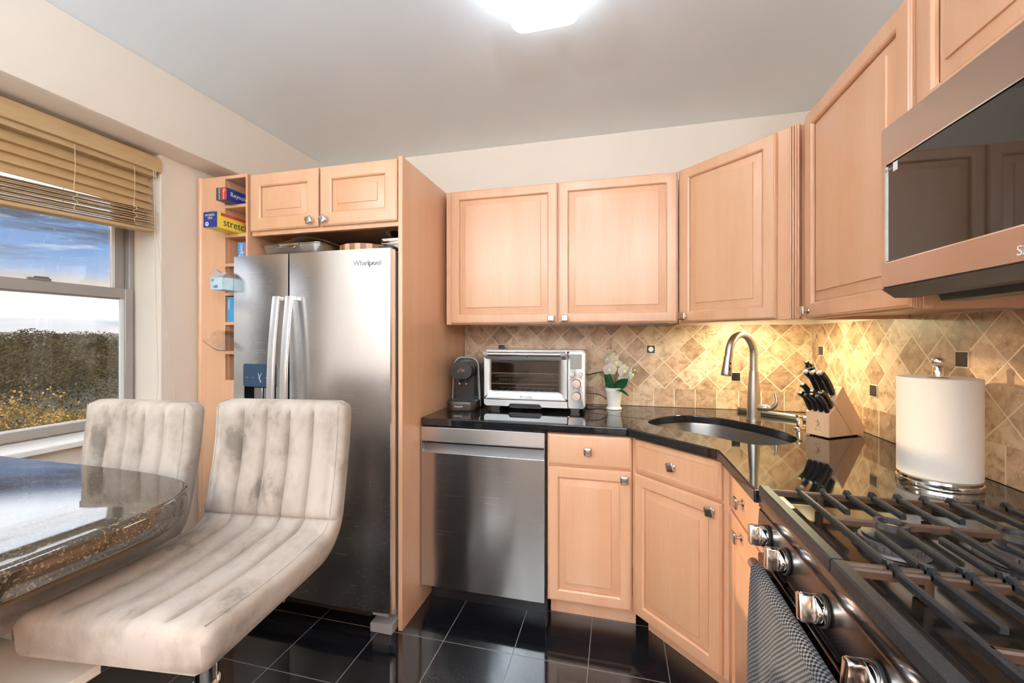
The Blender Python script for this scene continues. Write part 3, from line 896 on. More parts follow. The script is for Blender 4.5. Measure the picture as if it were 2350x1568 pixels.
SINK = [(1488, 970)]
SINK_LOOP = [(0.146, 1.968), (0.178, 1.922), (0.232, 1.876), (0.300, 1.822), (0.362, 1.766), (0.418, 1.712), (0.470, 1.672), (0.527, 1.668),
             (0.590, 1.700), (0.645, 1.760), (0.672, 1.826), (0.668, 1.890), (0.645, 1.960), (0.605, 2.035), (0.548, 2.110), (0.482, 2.178),
             (0.404, 2.214), (0.318, 2.212), (0.236, 2.164), (0.172, 2.086), (0.145, 2.020)]
def smooth_loop(P, k=4):
    n = len(P); out = []
    V = [Vector((a, b, 0)) for a, b in P]
    for i in range(n):
        p0, p1, p2, p3 = V[i - 1], V[i], V[(i + 1) % n], V[(i + 2) % n]
        for j in range(k):
            s = j / k
            q = 0.5 * ((2 * p1) + (p2 - p0) * s + (2 * p0 - 5 * p1 + 4 * p2 - p3) * s * s + (3 * p1 - p0 - 3 * p2 + p3) * s ** 3)
            out.append((q.x, q.y))
    return out
SL = smooth_loop(SINK_LOOP)

def slab(bm, outer, inner, z0, z1):
    """flat slab with an optional hole"""
    bv = []
    for lp in ([outer] + ([inner] if inner else [])):
        vs = [bm.verts.new((a, b, z1)) for a, b in lp]
        bv.append(vs)
        for i in range(len(vs)): bm.edges.new((vs[i], vs[(i + 1) % len(vs)]))
    r = bmesh.ops.triangle_fill(bm, use_beauty=True, use_dissolve=False, edges=bm.edges[:])
    top = [f for f in r['geom'] if isinstance(f, bmesh.types.BMFace)]
    d = bmesh.ops.duplicate(bm, geom=top)
    vm = d['vert_map']
    for vs in bv:
        for v in vs: vm[v].co.z = z0
        for i in range(len(vs)):
            a, b = vs[i], vs[(i + 1) % len(vs)]
            face(bm, (a, b, vm[b], vm[a]))

def counter():
    bm = nb()
    outer = [(-0.914, YB - 0.003), (-0.914, 1.856), (-0.910, 1.846), (-0.900, 1.843), (0.040, 1.838), (0.052, 1.833), (0.330, 1.560), (0.336, 1.548), (0.338, 1.174),
             (XR - 0.003, 1.174), (XR - 0.003, YB - 0.003)]
    slab(bm, outer, SL, 0.878, 0.914)
    o = obj('countertop', bm, M['granite'], None, bevel=0.005, seg=3)
    tag(o, 'glossy black speckled granite worktop running around the corner sink', 'countertop')
counter()

def sink():
    t = thing('sink', 'undermount stainless steel sink bowl in the black corner worktop', 'sink', (0.41, 1.93, 0.69))
    c = Vector((0.41, 1.93))
    loops = []
    for s, z in ((1.06, 0.8765), (1.03, 0.8765), (1.02, 0.865), (0.985, 0.76), (0.95, 0.72), (0.85, 0.70), (0.30, 0.694), (0.10, 0.690)):
        loops.append([((a - c.x) * s, (b - c.y) * s, z - 0.69) for a, b in SL])
    bm = nb(); loft(bm, loops, False, True)
    bmesh.ops.solidify(bm, geom=bm.faces[:], thickness=-0.0015)
    obj('bowl', bm, M['sinksteel'], t, smooth=60)
    bm = nb(); lathe(bm, [(0.044, 0.0045), (0.044, 0.008), (0.036, 0.0085), (0.030, 0.004)], (0, 0, 0), 24)
    obj('drain', bm, M['chrome'], t)
M['sinksteel'] = steel_mat('sink_steel', (0.66, 0.65, 0.64), 0.32, 'x', 0.08)
sink()

def faucet():
    t = thing('faucet', 'brushed nickel gooseneck pull-down tap behind the sink', 'tap', (0.617, 2.150, 0.9145), -3 * PI / 4)
    # local x points toward the sink
    bm = nb(); lathe(bm, [(0.031, 0), (0.031, 0.006), (0.0285, 0.009), (0.0275, 0.05), (0.0265, 0.10), (0.024, 0.155), (0.021, 0.205), (0.0185, 0.23)], (0, 0, 0), 28)
    obj('base', bm, M['nickel_b'], t)
    bm = nb()
    pts = [(0, 0, 0.225), (0, 0, 0.27)]
    for i in range(13):
        a = PI - PI * 1.0 * i / 12
        pts.append((0.098 + 0.098 * math.cos(a), 0, 0.298 + 0.100 * math.sin(a)))
    pts += [(0.201, 0, 0.285)]
    tube(bm, smoothpath(pts, 3), 0.0165, 16)
    obj('spout', bm, M['nickel_b'], t, smooth=60)
    bm = nb()
    tube(bm, [(0.2005, 0, 0.300), (0.2035, 0, 0.277), (0.209, 0, 0.240), (0.213, 0, 0.219), (0.2135, 0, 0.216)], [0.0168, 0.0175, 0.0212, 0.0222, 0.0205], 20)
    h = obj('spray_head', bm, M['nickel_b'], t, smooth=50)
    bm = nb()
    for q, zz in ((0.0065, 0.272), (0.008, 0.245)):
        ico(bm, (0.2045 + (0.272 - zz) * 0.12 + 0.0055, 0.0165, zz), q, 2, (1, 0.5, 1 if q < 0.007 else 1.6))
    obj('spray_button', bm, M['black'], h)
    bm = nb(); tube(bm, [(0, 0.018, 0.062), (0, 0.060, 0.066), (0, 0.064, 0.0665)], [0.0155, 0.0155, 0.0135], 18)
    hb = obj('handle', bm, M['nickel_b'], t)
    bm = nb(); tube(bm, smoothpath([(0, 0.052, 0.066), (0.0, 0.078, 0.068), (-0.002, 0.097, 0.088), (-0.003, 0.098, 0.118), (-0.004, 0.092, 0.138)], 5), [0.013] * 4 + [0.012, 0.011, 0.010, 0.0095, 0.009, 0.0085, 0.008, 0.0075, 0.007, 0.0066, 0.0062, 0.006, 0.0058, 0.0055, 0.0052, 0.005, 0.0045], 12, flat=1.0)
    obj('lever', bm, M['nickel_b'], hb, smooth=60)
faucet()

def soap():
    t = thing('soap_dispenser', 'small polished nickel soap pump set in the worktop beside the knife block', 'soap dispenser', (0.745, 1.992, 0.9145), -3 * PI / 4 + 0.2)
    bm = nb(); lathe(bm, [(0.021, 0), (0.021, 0.004), (0.0165, 0.006), (0.0125, 0.010), (0.0115, 0.03), (0.0105, 0.036)], (0, 0, 0), 24)
    obj('base', bm, M['chrome'], t)
    bm = nb(); lathe(bm, [(0.008, 0.036), (0.007, 0.044), (0.0135, 0.050), (0.0150, 0.054), (0.0140, 0.059), (0.006, 0.062)], (0, 0, 0), 24)
    obj('pump_head', bm, M['chrome'], t)
    bm = nb(); tube(bm, smoothpath([(0.004, 0, 0.047), (0.026, 0, 0.046), (0.040, 0, 0.036)], 5), 0.0042, 10)
    obj('nozzle', bm, M['chrome'], t)
soap()

def rod():
    bm = nb(); a, b = Vector((0.616, 2.396, 0.927)), Vector((0.868, 2.165, 0.927))
    d = (b - a).normalized()
    tube(bm, [a, a + d * 0.001, b - d * 0.001, b], [0.010, 0.0122, 0.0122, 0.010], 18)
    o = obj('steel_rod', bm, M['steel_w'])
    tag(o, 'long brushed steel tube lying on the worktop behind the tap', 'steel bar')
rod()

def strip():
    t = thing('cabinet_light', 'thin warm lamp strip fixed under the diagonal corner cabinet', 'under-cabinet light', (0.60, 2.07, 1.366), R45)
    bm = nb(); box(bm, -0.20, 0.20, 0.10, 0.135, 0.0215, 0.0235); obj('housing', bm, M['white'], t)
    bm = nb(); box(bm, -0.19, 0.19, 0.103, 0.132, 0.0185, 0.0210); obj('diffuser', bm, M['strip'], t)
strip()

def ceiling_light():
    t = thing('ceiling_light', 'glowing white square ceiling lamp with rounded corners', 'ceiling light', (-0.235, 1.325, ZC - 0.001))
    bm = nb(); loft(bm, [[(a, b, z) for a, b in rrect(0.21, 0.21, 0.04, 6)] for z in (-0.022, 0)]); obj('base', bm, M['white'], t)
    loops = []
    for s, z in ((0.220, -0.022), (0.232, -0.03), (0.238, -0.055), (0.234, -0.085), (0.222, -0.098), (0.19, -0.105), (0.08, -0.107)):
        loops.append([(a, b, z) for a, b in rrect(s, s, 0.042 * s / 0.238, 7)])
    bm = nb(); loft(bm, loops); obj('diffuser', bm, M['lamp'], t, smooth=60)
ceiling_light()

def fill_uplight(name, label, x, y):  # added fill: unseen uplighter that brightens the whole room off the ceiling
    t = thing(name, label, 'infill lamp', (x, y, 0))
    bm = nb(); lathe(bm, [(0.13, 0), (0.13, 0.012), (0.02, 0.03)], (0, 0, 0), 32); obj('base', bm, M['black'], t)
    bm = nb(); lathe(bm, [(0.011, 0.028), (0.011, 1.66)], (0, 0, 0), 14); obj('pole', bm, M['black'], t)
    bm = nb(); lathe(bm, [(0.02, 1.655), (0.09, 1.68), (0.17, 1.75), (0.168, 1.75), (0.088, 1.684), (0.02, 1.662)], (0, 0, 0), 36); obj('lamp_shade', bm, M['white'], t, smooth=60)
    l = bpy.data.lights.new('fill_disk', 'AREA'); l.shape = 'DISK'; l.size = 0.24; l.energy = UP_FILL; l.color = UP_FILL_COL
    o = bpy.data.objects.new('fill_disk', l); COL.objects.link(o); o.parent = t; o.location = (0, 0, 1.735); o.rotation_euler = (PI, 0, 0)
fill_uplight('fill_uplight', 'added unseen fill uplighter standing behind the camera on the window side', -1.45, -1.35)
fill_uplight('fill_uplight', 'added unseen fill uplighter standing behind the camera on the range side', 0.55, -1.45)

def infill():  # added warm fill, out of view, tinting the lower cabinets orange
    t = thing('fill_dome', 'added unseen black dome pendant lamp hanging behind the camera', 'pendant lamp', (-0.25, -0.85, ZC - 0.001))
    bm = nb(); lathe(bm, [(0.05, -0.03), (0.05, 0)], (0, 0, 0), 24); obj('ceiling_rose', bm, M['black'], t)
    bm = nb(); cyl(bm, (0, 0, -0.95), (0, 0, -0.029), 0.004, n=8); obj('cord', bm, M['black'], t)
    bm = nb(); lathe(bm, [(0.02, -0.94), (0.10, -0.965), (0.17, -1.03), (0.19, -1.075), (0.187, -1.075), (0.166, -1.032), (0.09, -0.968)], (0, 0, 0), 40); obj('lamp_shade', bm, M['black'], t, smooth=60)
    l = bpy.data.lights.new('fill_disk', 'AREA'); l.shape = 'DISK'; l.size = 0.30; l.energy = LOW_FILL; l.color = LOW_FILL_COL
    o = bpy.data.objects.new('fill_disk', l); COL.objects.link(o); o.parent = t; o.location = (0, 0, -1.068)
infill()

# ------------------------------------------------------------------ fridge
def fridge():
    X0, X1 = -1.773, -0.943
    W = X1 - X0
    t = thing('fridge', 'stainless steel side-by-side fridge with ice dispenser and two long handles', 'fridge', (X0, 1.618, 0))
    bm = nb(); box(bm, 0.034, W - 0.010, 0.064, 0.74, 0.06, 1.682); obj('cabinet', bm, M['grey'], t, bevel=0.004)
    H0, H1 = 0.108, 1.684
    def panel(xa, xb, bulge, hole=None):
        n = 16
        xs = [xa + (xb - xa) * i / n for i in range(n + 1)]
        if hole: xs = sorted(set(xs + [hole[0], hole[1]]))
        zs = [H0, H1] if not hole else [H0, hole[2], hole[3], H1]
        mid, hw = (xa + xb) / 2, (xb - xa) / 2
        def fy(x):
            u = (x - mid) / hw
            return -bulge * (1 - u * u)
        bm = nb()
        V = {}
        for x in xs:
            for z in zs: V[x, z] = bm.verts.new((x, fy(x), z))
        for i in range(len(xs) - 1):
            for k in range(len(zs) - 1):
                if hole and xs[i] >= hole[0] - 1e-6 and xs[i + 1] <= hole[1] + 1e-6 and k == 1: continue
                face(bm, (V[xs[i], zs[k]], V[xs[i + 1], zs[k]], V[xs[i + 1], zs[k + 1]], V[xs[i], zs[k + 1]]))
        # sides and back
        B = {}
        for x in (xs[0], xs[-1]):
            for z in (H0, H1): B[x, z] = bm.verts.new((x, 0.049, z))
        for x in (xs[0], xs[-1]):
            face(bm, [V[x, z] for z in zs] + [B[x, H1], B[x, H0]])
        for z in (H0, H1):
            face(bm, [V[x, z] for x in xs] + [B[xs[-1], z], B[xs[0], z]])
        face(bm, [B[xs[0], H0], B[xs[-1], H0], B[xs[-1], H1], B[xs[0], H1]])
        return bm, fy
    split = 0.312
    hole = (0.064, 0.245, 0.845, 1.174)
    bm, fy = panel(0.0, split - 0.004, 0.006, hole)
    dl = obj('door', bm, M['steel_v'], t, smooth=30)
    bm = nb()
    for f in ((0.064, 0.066), (0.243, 0.245)): box(bm, f[0], f[1], -0.004, 0.045, 0.845, 1.174)
    box(bm, 0.066, 0.243, 0.041, 0.045, 0.845, 1.174); box(bm, 0.066, 0.243, -0.004, 0.045, 0.845, 0.856)
    obj('dispenser_recess', bm, M['black'], dl, bevel=0.001)
    bm = nb(); loft(bm, [[(0.1545 + a, y, 1.121 + b) for a, b in rrect(0.184, 0.108, 0.008, 4)] for y in (-0.0085, 0.01)])
    dp = obj('dispenser_panel', bm, M['panel_blue'], dl, bevel=0.002)
    for q in range(5):
        text('print', '- -' if q % 2 else '—', 0.010, M['inkwhite'], dp, (0.085 + 0.036 * q, -0.0092, 1.112), sx=1.2)
    bm = nb()
    tube(bm, smoothpath([(0.150, -0.0095, 1.132), (0.154, -0.0095, 1.120), (0.164, -0.0095, 1.120), (0.168, -0.0095, 1.134)], 3), 0.0009, 5)
    tube(bm, smoothpath([(0.159, -0.0095, 1.120), (0.156, -0.0095, 1.108), (0.161, -0.0095, 1.098), (0.166, -0.0095, 1.088)], 3), 0.0016, 5)
    obj('scratches', bm, M['inkwhite'], dp)
    bm = nb(); box(bm, 0.100, 0.150, 0.015, 0.040, 1.008, 1.064); box(bm, 0.162, 0.225, 0.008, 0.040, 1.006, 1.064)
    obj('paddle', bm, M['steel_w'], dl, bevel=0.004)
    bm, fy = panel(split + 0.004, W, 0.010)
    dr = obj('door', bm, M['steel_v'], t, smooth=30)
    text('logo', 'Whirlpool', 0.032, M['inkgrey'], dr, (W - 0.108, -0.0085, 1.622), ext=0.0012)
    for d, hx, s in ((dl, split - 0.036, 1), (dr, split + 0.034, -1)):
        n = 26
        loops = []
        for i in range(n + 1):
            u = i / n
            z = 0.50 + 0.985 * u
            y = -0.034 - 0.036 * (1 - (2 * u - 1) ** 2)
            loops.append([(hx + a, y + b, z) for a, b in rrect(0.036, 0.013, 0.004, 3)])
        bm = nb(); loft(bm, loops)
        for za, zb in ((0.495, 0.52), (1.465, 1.488)):
            box(bm, hx - 0.012, hx + 0.012, -0.032, -0.004, za + 0.004, zb - 0.004)
        obj('handle', bm, M['handle'], d, smooth=40)
    bm = nb(); box(bm, 0.036, W - 0.118, 0.040, 0.062, 0.055, 0.105); obj('kick_grille', bm, M['bronze'], t)
    bm = nb(); box(bm, 0.036, W - 0.012, 0.050, 0.063, 0.11, 1.66); obj('door_gasket', bm, M['rubber'], t)
    bm = nb(); prism(bm, [(W - 0.112, 0.0), (W - 0.006, 0.0), (W - 0.006, 0.046), (W - 0.112, 0.040)], 'y', 0.022, 0.11)
    box(bm, W - 0.115, W - 0.035, 0.045, 0.11, 0.058, 0.104)
    obj('foot_cover', bm, M['grey'], t, bevel=0.003)
    bm = nb(); box(bm, 0.034, 0.10, 0.022, 0.11, 0.0, 0.044); obj('foot_cover', bm, M['grey'], t, bevel=0.003)
    bm = nb(); prism(bm, [(0.030, 1.6848), (0.084, 1.6848), (0.084, 1.700), (0.030, 1.702)], 'x', W - 0.075, W - 0.004)
    obj('hinge_cover', bm, M['black'], t, bevel=0.003)
fridge()

# things on top of the fridge
FT = 1.6835
def tray(name, label, cat, loc, rz, w, d, h, m, handles=True, flare=0.012):
    t = thing(name, label, cat, loc, rz)
    bm = nb()
    loops = []
    for (s, z) in ((-0.004, 0.0), (0, 0.003), (flare, h), (flare + 0.010, h + 0.001), (flare + 0.010, h + 0.003), (flare - 0.001, h + 0.003), (-0.001, 0.005), (-0.004, 0.0035)):
        loops.append([(a, b, z) for a, b in rrect(w + 2 * s, d + 2 * s, 0.035, 6)])
    loft(bm, loops)
    obj('pan', bm, m, t, smooth=50)
    if handles:
        for s in (-1, 1):
            bm = nb()
            y = s * (d / 2 + flare + 0.005)
            box(bm, -0.055, 0.055, min(y, y + s * 0.004), max(y, y + s * 0.004), h - 0.008, h + 0.004)
            tube(bm, smoothpath([(-0.05, y, h - 0.004), (-0.05, y + s * 0.012, h - 0.012), (-0.04, y + s * 0.016, h - 0.022), (0.04, y + s * 0.016, h - 0.022), (0.05, y + s * 0.012, h - 0.012), (0.05, y, h - 0.004)], 4), 0.0032, 8)
            obj('handle', bm, M['chrome'], t)
    return t
M['tin'] = mat('dull_tin', (0.55, 0.52, 0.49), 0.3, metal=1.0, noise=0.2, nscale=40)
tray('roasting_pan', 'long shallow steel roasting pan with flat handle on the fridge over the freezer door', 'pan', (-1.556, 1.880, FT), 0.0, 0.320, 0.28, 0.072, M['tin'])
def mat_sheet():
    bm = nb(); nu, nv = 22, 8
    G = []
    for i in range(nu + 1):
        row = []
        for j in range(nv + 1):
            x = -0.20 + 0.42 * i / nu; y = -0.14 + 0.26 * j / nv
            z = 0.0035 + 0.030 * math.exp(-((x - 0.055) / 0.085) ** 2) * (0.9 - 0.3 * j / nv) - (0.020 * max(0, x - 0.16) / 0.06)
            row.append(bm.verts.new((x, y, max(z, -0.012))))
        G.append(row)
    for i in range(nu):
        for j in range(nv): face(bm, (G[i][j], G[i + 1][j], G[i + 1][j + 1], G[i][j + 1]))
    bmesh.ops.solidify(bm, geom=bm.faces[:], thickness=0.002)
    o = obj('baking_mat', bm, M['mat_beige'], None, smooth=60, loc=(-1.525, 1.86, FT + 0.0765))
    tag(o, 'curled beige baking sheet lying over the roasting pan on the fridge', 'baking sheet')
M['mat_beige'] = mat('beige_baking_mat', (0.55, 0.42, 0.31), 0.45)
mat_sheet()
def chopping_board():
    t = thing('chopping_board', 'round striped end-grain chopping board lying on the fridge top', 'chopping board', (-1.222, 1.885, FT + 0.001), 0.3)
    r = 0.135
    for k in range(-5, 5):
        x0, x1 = k * 0.027, (k + 1) * 0.027
        bm = nb()
        def yy(x): return math.sqrt(max(0.0004, r * r - x * x))
        poly = [(x0, -yy(x0)), ((x0 + x1) / 2, -yy((x0 + x1) / 2)), (x1, -yy(x1)), (x1, yy(x1)), ((x0 + x1) / 2, yy((x0 + x1) / 2)), (x0, yy(x0))]
        prism(bm, poly, 'z', 0, 0.064 + 0.0004 * (k % 2))
        obj('wood_strip', bm, M['butcher_a' if k % 2 else 'butcher_b'], t, bevel=0.001, label='pale wood strip' if k % 2 else 'dark wood strip')
chopping_board()
tray('baking_tin', 'small deep steel tin with wire handle at the right end of the fridge top', 'baking tin', (-1.012, 1.880, FT), 0.0, 0.100, 0.22, 0.074, M['tin'], True, 0.004)
def wire_pan():
    t = thing('handled_pan', 'flared steel pan with a wire loop handle stacked on the small tin', 'pan', (-1.016, 1.865, FT + 0.0785), 0.0)
    bm = nb()
    lathe(bm, [(0.040, 0.0), (0.044, 0.002), (0.066, 0.034), (0.070, 0.035), (0.070, 0.037), (0.064, 0.036), (0.041, 0.004)], (0, 0, 0), 32, sq=1.6)
    obj('pan', bm, M['tin'], t, smooth=50)
    bm = nb(); tube(bm, smoothpath([(-0.052, -0.065, 0.034), (-0.048, -0.072, 0.050), (-0.020, -0.080, 0.064), (0.012, -0.078, 0.056), (0.036, -0.07, 0.036)], 6), 0.0026, 8)
    obj('wire_handle', bm, M['chrome'], t)
wire_pan()

# ------------------------------------------------------------------ boxes in the cubbyholes
def carton(name, label, cat, loc, rz, w, d, h, mfront, mside, mtop=None):
    """local: front face -y, right side +x"""
    t = thing(name, label, cat, loc, rz)
    bm = nb(); box(bm, -w / 2 + 0.0006, w / 2 - 0.0006, 0.0006, d, 0, h); obj('carton', bm, mside, t, bevel=0.0015)
    bm = nb(); box(bm, -w / 2, w / 2, -0.0006, 0.0005, 0.0, h); e = obj('end_flap', bm, mfront, t)
    return t, e
def cubby_boxes():
    xc = -2.056 + 0.234
    # the boxes lean out of the holes, turned to show their long side
    t, e = carton('wax_paper_box', 'blue and red box of wax paper in the topmost cubbyhole', 'box', (xc - 0.010, 1.605, CUB[0][1] + 0.001), 0.035, 0.060, 0.30, 0.060, M['ink'], M['blue'])
    bm = nb(); box(bm, 0.002, 0.0295, -0.0012, -0.0005, 0.002, 0.058); r = obj('red_band', bm, M['red'], e)
    text('print', 'CUT-RITE', 0.0125, M['inkwhite'], e, (-0.010, -0.0016, 0.030), (PI / 2, -PI / 2, 0))
    text('print', '75', 0.016, M['yellowink'], e, (0.016, -0.0018, 0.046))
    text('print', 'WAX PAPER', 0.008, M['inkwhite'], e, (0.014, -0.0018, 0.026), (PI / 2, -PI / 2, 0))
    text('logo', 'Reynolds', 0.030, M['inkwhite'], t, (0.0304, 0.075, 0.032), (PI / 2, 0, PI / 2))
    t, e = carton('plastic_wrap_box', 'yellow and dark blue box of stretch wrap in the second cubbyhole down', 'box', (xc - 0.010, 1.548, CUB[1][1] + 0.001), 0.030, 0.076, 0.32, 0.072, M['blue'], M['yellow'])
    text('print', 'stretch-', 0.019, M['yellowink'], e, (0.0, -0.001, 0.058), sx=0.95)
    text('print', 'tite', 0.019, M['yellowink'], e, (0.0, -0.001, 0.044))
    bm = nb(); lathe(bm, [(0.010, -0.0012), (0.010, -0.0004)], (-0.018, 0, 0.016), 20, 'y'); obj('seal', bm, M['inkwhite'], e)
    text('print', '500', 0.008, M['blue'], e, (-0.018, -0.0018, 0.016))
    text('logo', 'stretch', 0.050, M['ink'], t, (0.0382, 0.104, 0.030), (PI / 2, 0, PI / 2))
    bm = nb(); box(bm, 0.0378, 0.0386, 0.02, 0.30, 0.058, 0.072); obj('red_band', bm, M['red'], t)
    bm = nb(); prism(bm, [(-0.03, 0.0725), (0.02, 0.0725), (-0.005, 0.088)], 'y', 0.012, 0.0135); obj('torn_flap', bm, M['kraft'], t)
    t, e = carton('sandwich_bag_box', 'blue and pink box of sandwich bags upright in the third cubbyhole', 'box', (xc + 0.020, 1.700, CUB[2][1] + 0.001), 0.04, 0.066, 0.20, 0.108, M['skyblue'], M['pink'])
    text('logo', 'Ziploc', 0.029, M['inkwhite'], e, (-0.014, -0.0012, 0.066), (PI / 2, -PI / 2, 0))
    bm = nb(); box(bm, 0.006, 0.033, -0.0013, -0.0004, 0, 0.108); obj('pink_band', bm, M['pink'], e)
    text('print', '90', 0.014, M['inkwhite'], e, (0.022, -0.0019, 0.094), (PI / 2, -PI / 2, 0))
    t, e = carton('glove_box', 'pale blue open glove box with torn flaps in the fourth cubbyhole', 'box', (xc + 0.012, 1.560, CUB[3][1] + 0.001), 0.0, 0.068, 0.20, 0.058, M['palecard'], M['palecard'])
    text('print', '100', 0.020, M['blue'], e, (-0.006, -0.0012, 0.014))
    bm = nb(); lathe(bm, [(0.008, -0.0012), (0.008, -0.0004)], (-0.022, 0, 0.045), 18, 'y'); obj('emblem', bm, M['skyblue'], e)
    for P in ([(-0.034, 0.0, 0.0585), (0.030, 0.02, 0.0585), (0.030, 0.10, 0.0585), (-0.034, 0.10, 0.0585), (-0.030, 0.02, 0.100)],
              [(-0.010, 0.004, 0.059), (0.033, 0.004, 0.059), (0.026, 0.03, 0.082), (0.004, 0.03, 0.090)]):
        bm = nb(); face(bm, [bm.verts.new(p) for p in P]); bmesh.ops.triangulate(bm, faces=bm.faces[:]); bmesh.ops.solidify(bm, geom=bm.faces[:], thickness=0.0008)
        obj('flap', bm, M['kraft'], t, smooth=0)
    t, e = carton('freezer_bag_box', 'blue box of freezer bags standing flush in the fifth cubbyhole', 'box', (xc + 0.004, 1.672, CUB[4][1] + 0.001), 0.0, 0.108, 0.20, 0.122, M['skyblue'], M['blue'])
    text('logo', 'Ziploc', 0.040, M['inkwhite'], e, (0.012, -0.0012, 0.060), (PI / 2, -PI / 2, 0))
    text('print', 'FREEZER', 0.012, M['inkwhite'], e, (-0.042, -0.0012, 0.085), (PI / 2, -PI / 2, 0))
    # clear bag hanging out of the sixth hole
    bm = nb(); nu, nv = 14, 10
    rng = random.Random(3); G = []
    for i in range(nu + 1):
        row = []
        for j in range(nv + 1):
            u, v = i / nu, j / nv
            x = -0.075 + 0.12 * u + 0.01 * math.sin(9 * v + u * 3)
            y = -0.105 + 0.20 * v * (0.4 + 0.6 * u) + 0.012 * math.sin(7 * u + 5 * v)
            z = 0.002 + 0.098 * (1 - u) ** 0.9 * (0.5 + 0.5 * v) + 0.085 * u * v + 0.006 * rng.random()
            row.append(bm.verts.new((x, y, z)))
        G.append(row)
    for i in range(nu):
        for j in range(nv): face(bm, (G[i][j], G[i + 1][j], G[i + 1][j + 1], G[i][j + 1]))
    t = thing('plastic_bag', 'crumpled clear plastic bag spilling out of the sixth cubbyhole', 'plastic bag', (xc + 0.006, 1.665, CUB[5][1] + 0.001))
    obj('film', bm, M['film'], t, smooth=60)
    bm = nb(); tube(bm, smoothpath([(-0.075, -0.105, 0.052), (-0.045, -0.10, 0.03), (0.0, -0.098, 0.008), (0.04, -0.09, 0.004)], 4), 0.002, 6); obj('zip_edge', bm, M['film'], t)
    bm = nb(); tube(bm, smoothpath([(-0.01, 0.02, 0.012), (0.012, 0.03, 0.05), (0.03, 0.02, 0.06)], 4), 0.009, 8); obj('dark_contents', bm, M['black'], t)
    # dark bottle lying in the lowest hole
    t = thing('wine_bottle', 'dark bottle lying in the lowest cubbyhole with its neck forward', 'bottle', (xc + 0.030, 1.672, CUB[6][1] + 0.034), 0.0)
    bm = nb(); lathe(bm, [(0.0135, 0.0), (0.0150, 0.004), (0.0150, 0.05), (0.0152, 0.085), (0.031, 0.13), (0.033, 0.15), (0.033, 0.29), (0.030, 0.296)], (-0.02, 0, 0.0), 24, 'y'); obj('body', bm, M['black_gloss'], t, smooth=50)
    bm = nb(); lathe(bm, [(0.0128, -0.002), (0.0160, -0.001), (0.0160, 0.045)], (-0.02, 0, 0.0), 24, 'y'); obj('capsule', bm, M['black'], t)
cubby_boxes()

# ------------------------------------------------------------------ dishwasher
def dishwasher():
    t = thing('dishwasher', 'stainless steel dishwasher with a scooped pocket handle under the worktop', 'dishwasher', (-0.911, 1.846, 0))
    W = 0.601
    bm = nb(); box(bm, 0.006, W - 0.006, 0.045, 0.58, 0.105, 0.868); obj('tub', bm, M['black'], t, bevel=0.002)
    bm = nb(); prism(bm, [(0.0, 0.11), (0.0, 0.749), (0.003, 0.752), (0.040, 0.785), (0.040, 0.11)], 'x', 0, W)
    d = obj('door', bm, M['steel'], t, bevel=0.0015)
    bm = nb(); prism(bm, [(0.0, 0.806), (0.0, 0.868), (0.003, 0.872), (0.044, 0.872), (0.044, 0.790), (0.030, 0.795)], 'x', 0, W)
    obj('control_strip', bm, M['steel_w2'], t, bevel=0.0015)
    bm = nb()
    for a, s in ((0.0, 1), (W, -1)):
        prism(bm, [(0.0, 0.7495), (0.0, 0.807), (0.041, 0.807), (0.041, 0.775)], 'x', a, a + s * 0.004)
    obj('pocket_end', bm, M['steel'], t)
    bm = nb(); prism(bm, [(0.0005, 0.750), (0.0385, 0.7855), (0.0395, 0.785), (0.0395, 0.7835), (0.001, 0.7485)], 'x', 0.004, W - 0.004)
    obj('pocket_handle', bm, M['steel_w'], t)
    bm = nb(); box(bm, 0.01, W - 0.01, 0.10, 0.12, 0.0, 0.104); obj('toe_kick', bm, M['black'], t)
    bm = nb(); box(bm, W + 0.0005, W + 0.0065, 0.012, 0.06, 0.0, 0.875); obj('dark_gap_strip', bm, M['rubber'], t)  # black strip stands in for the dark gap beside the base cabinet
M['steel_w2'] = steel_mat('satin_steel_strip', (0.60, 0.55, 0.51), 0.34, 'x')
dishwasher()

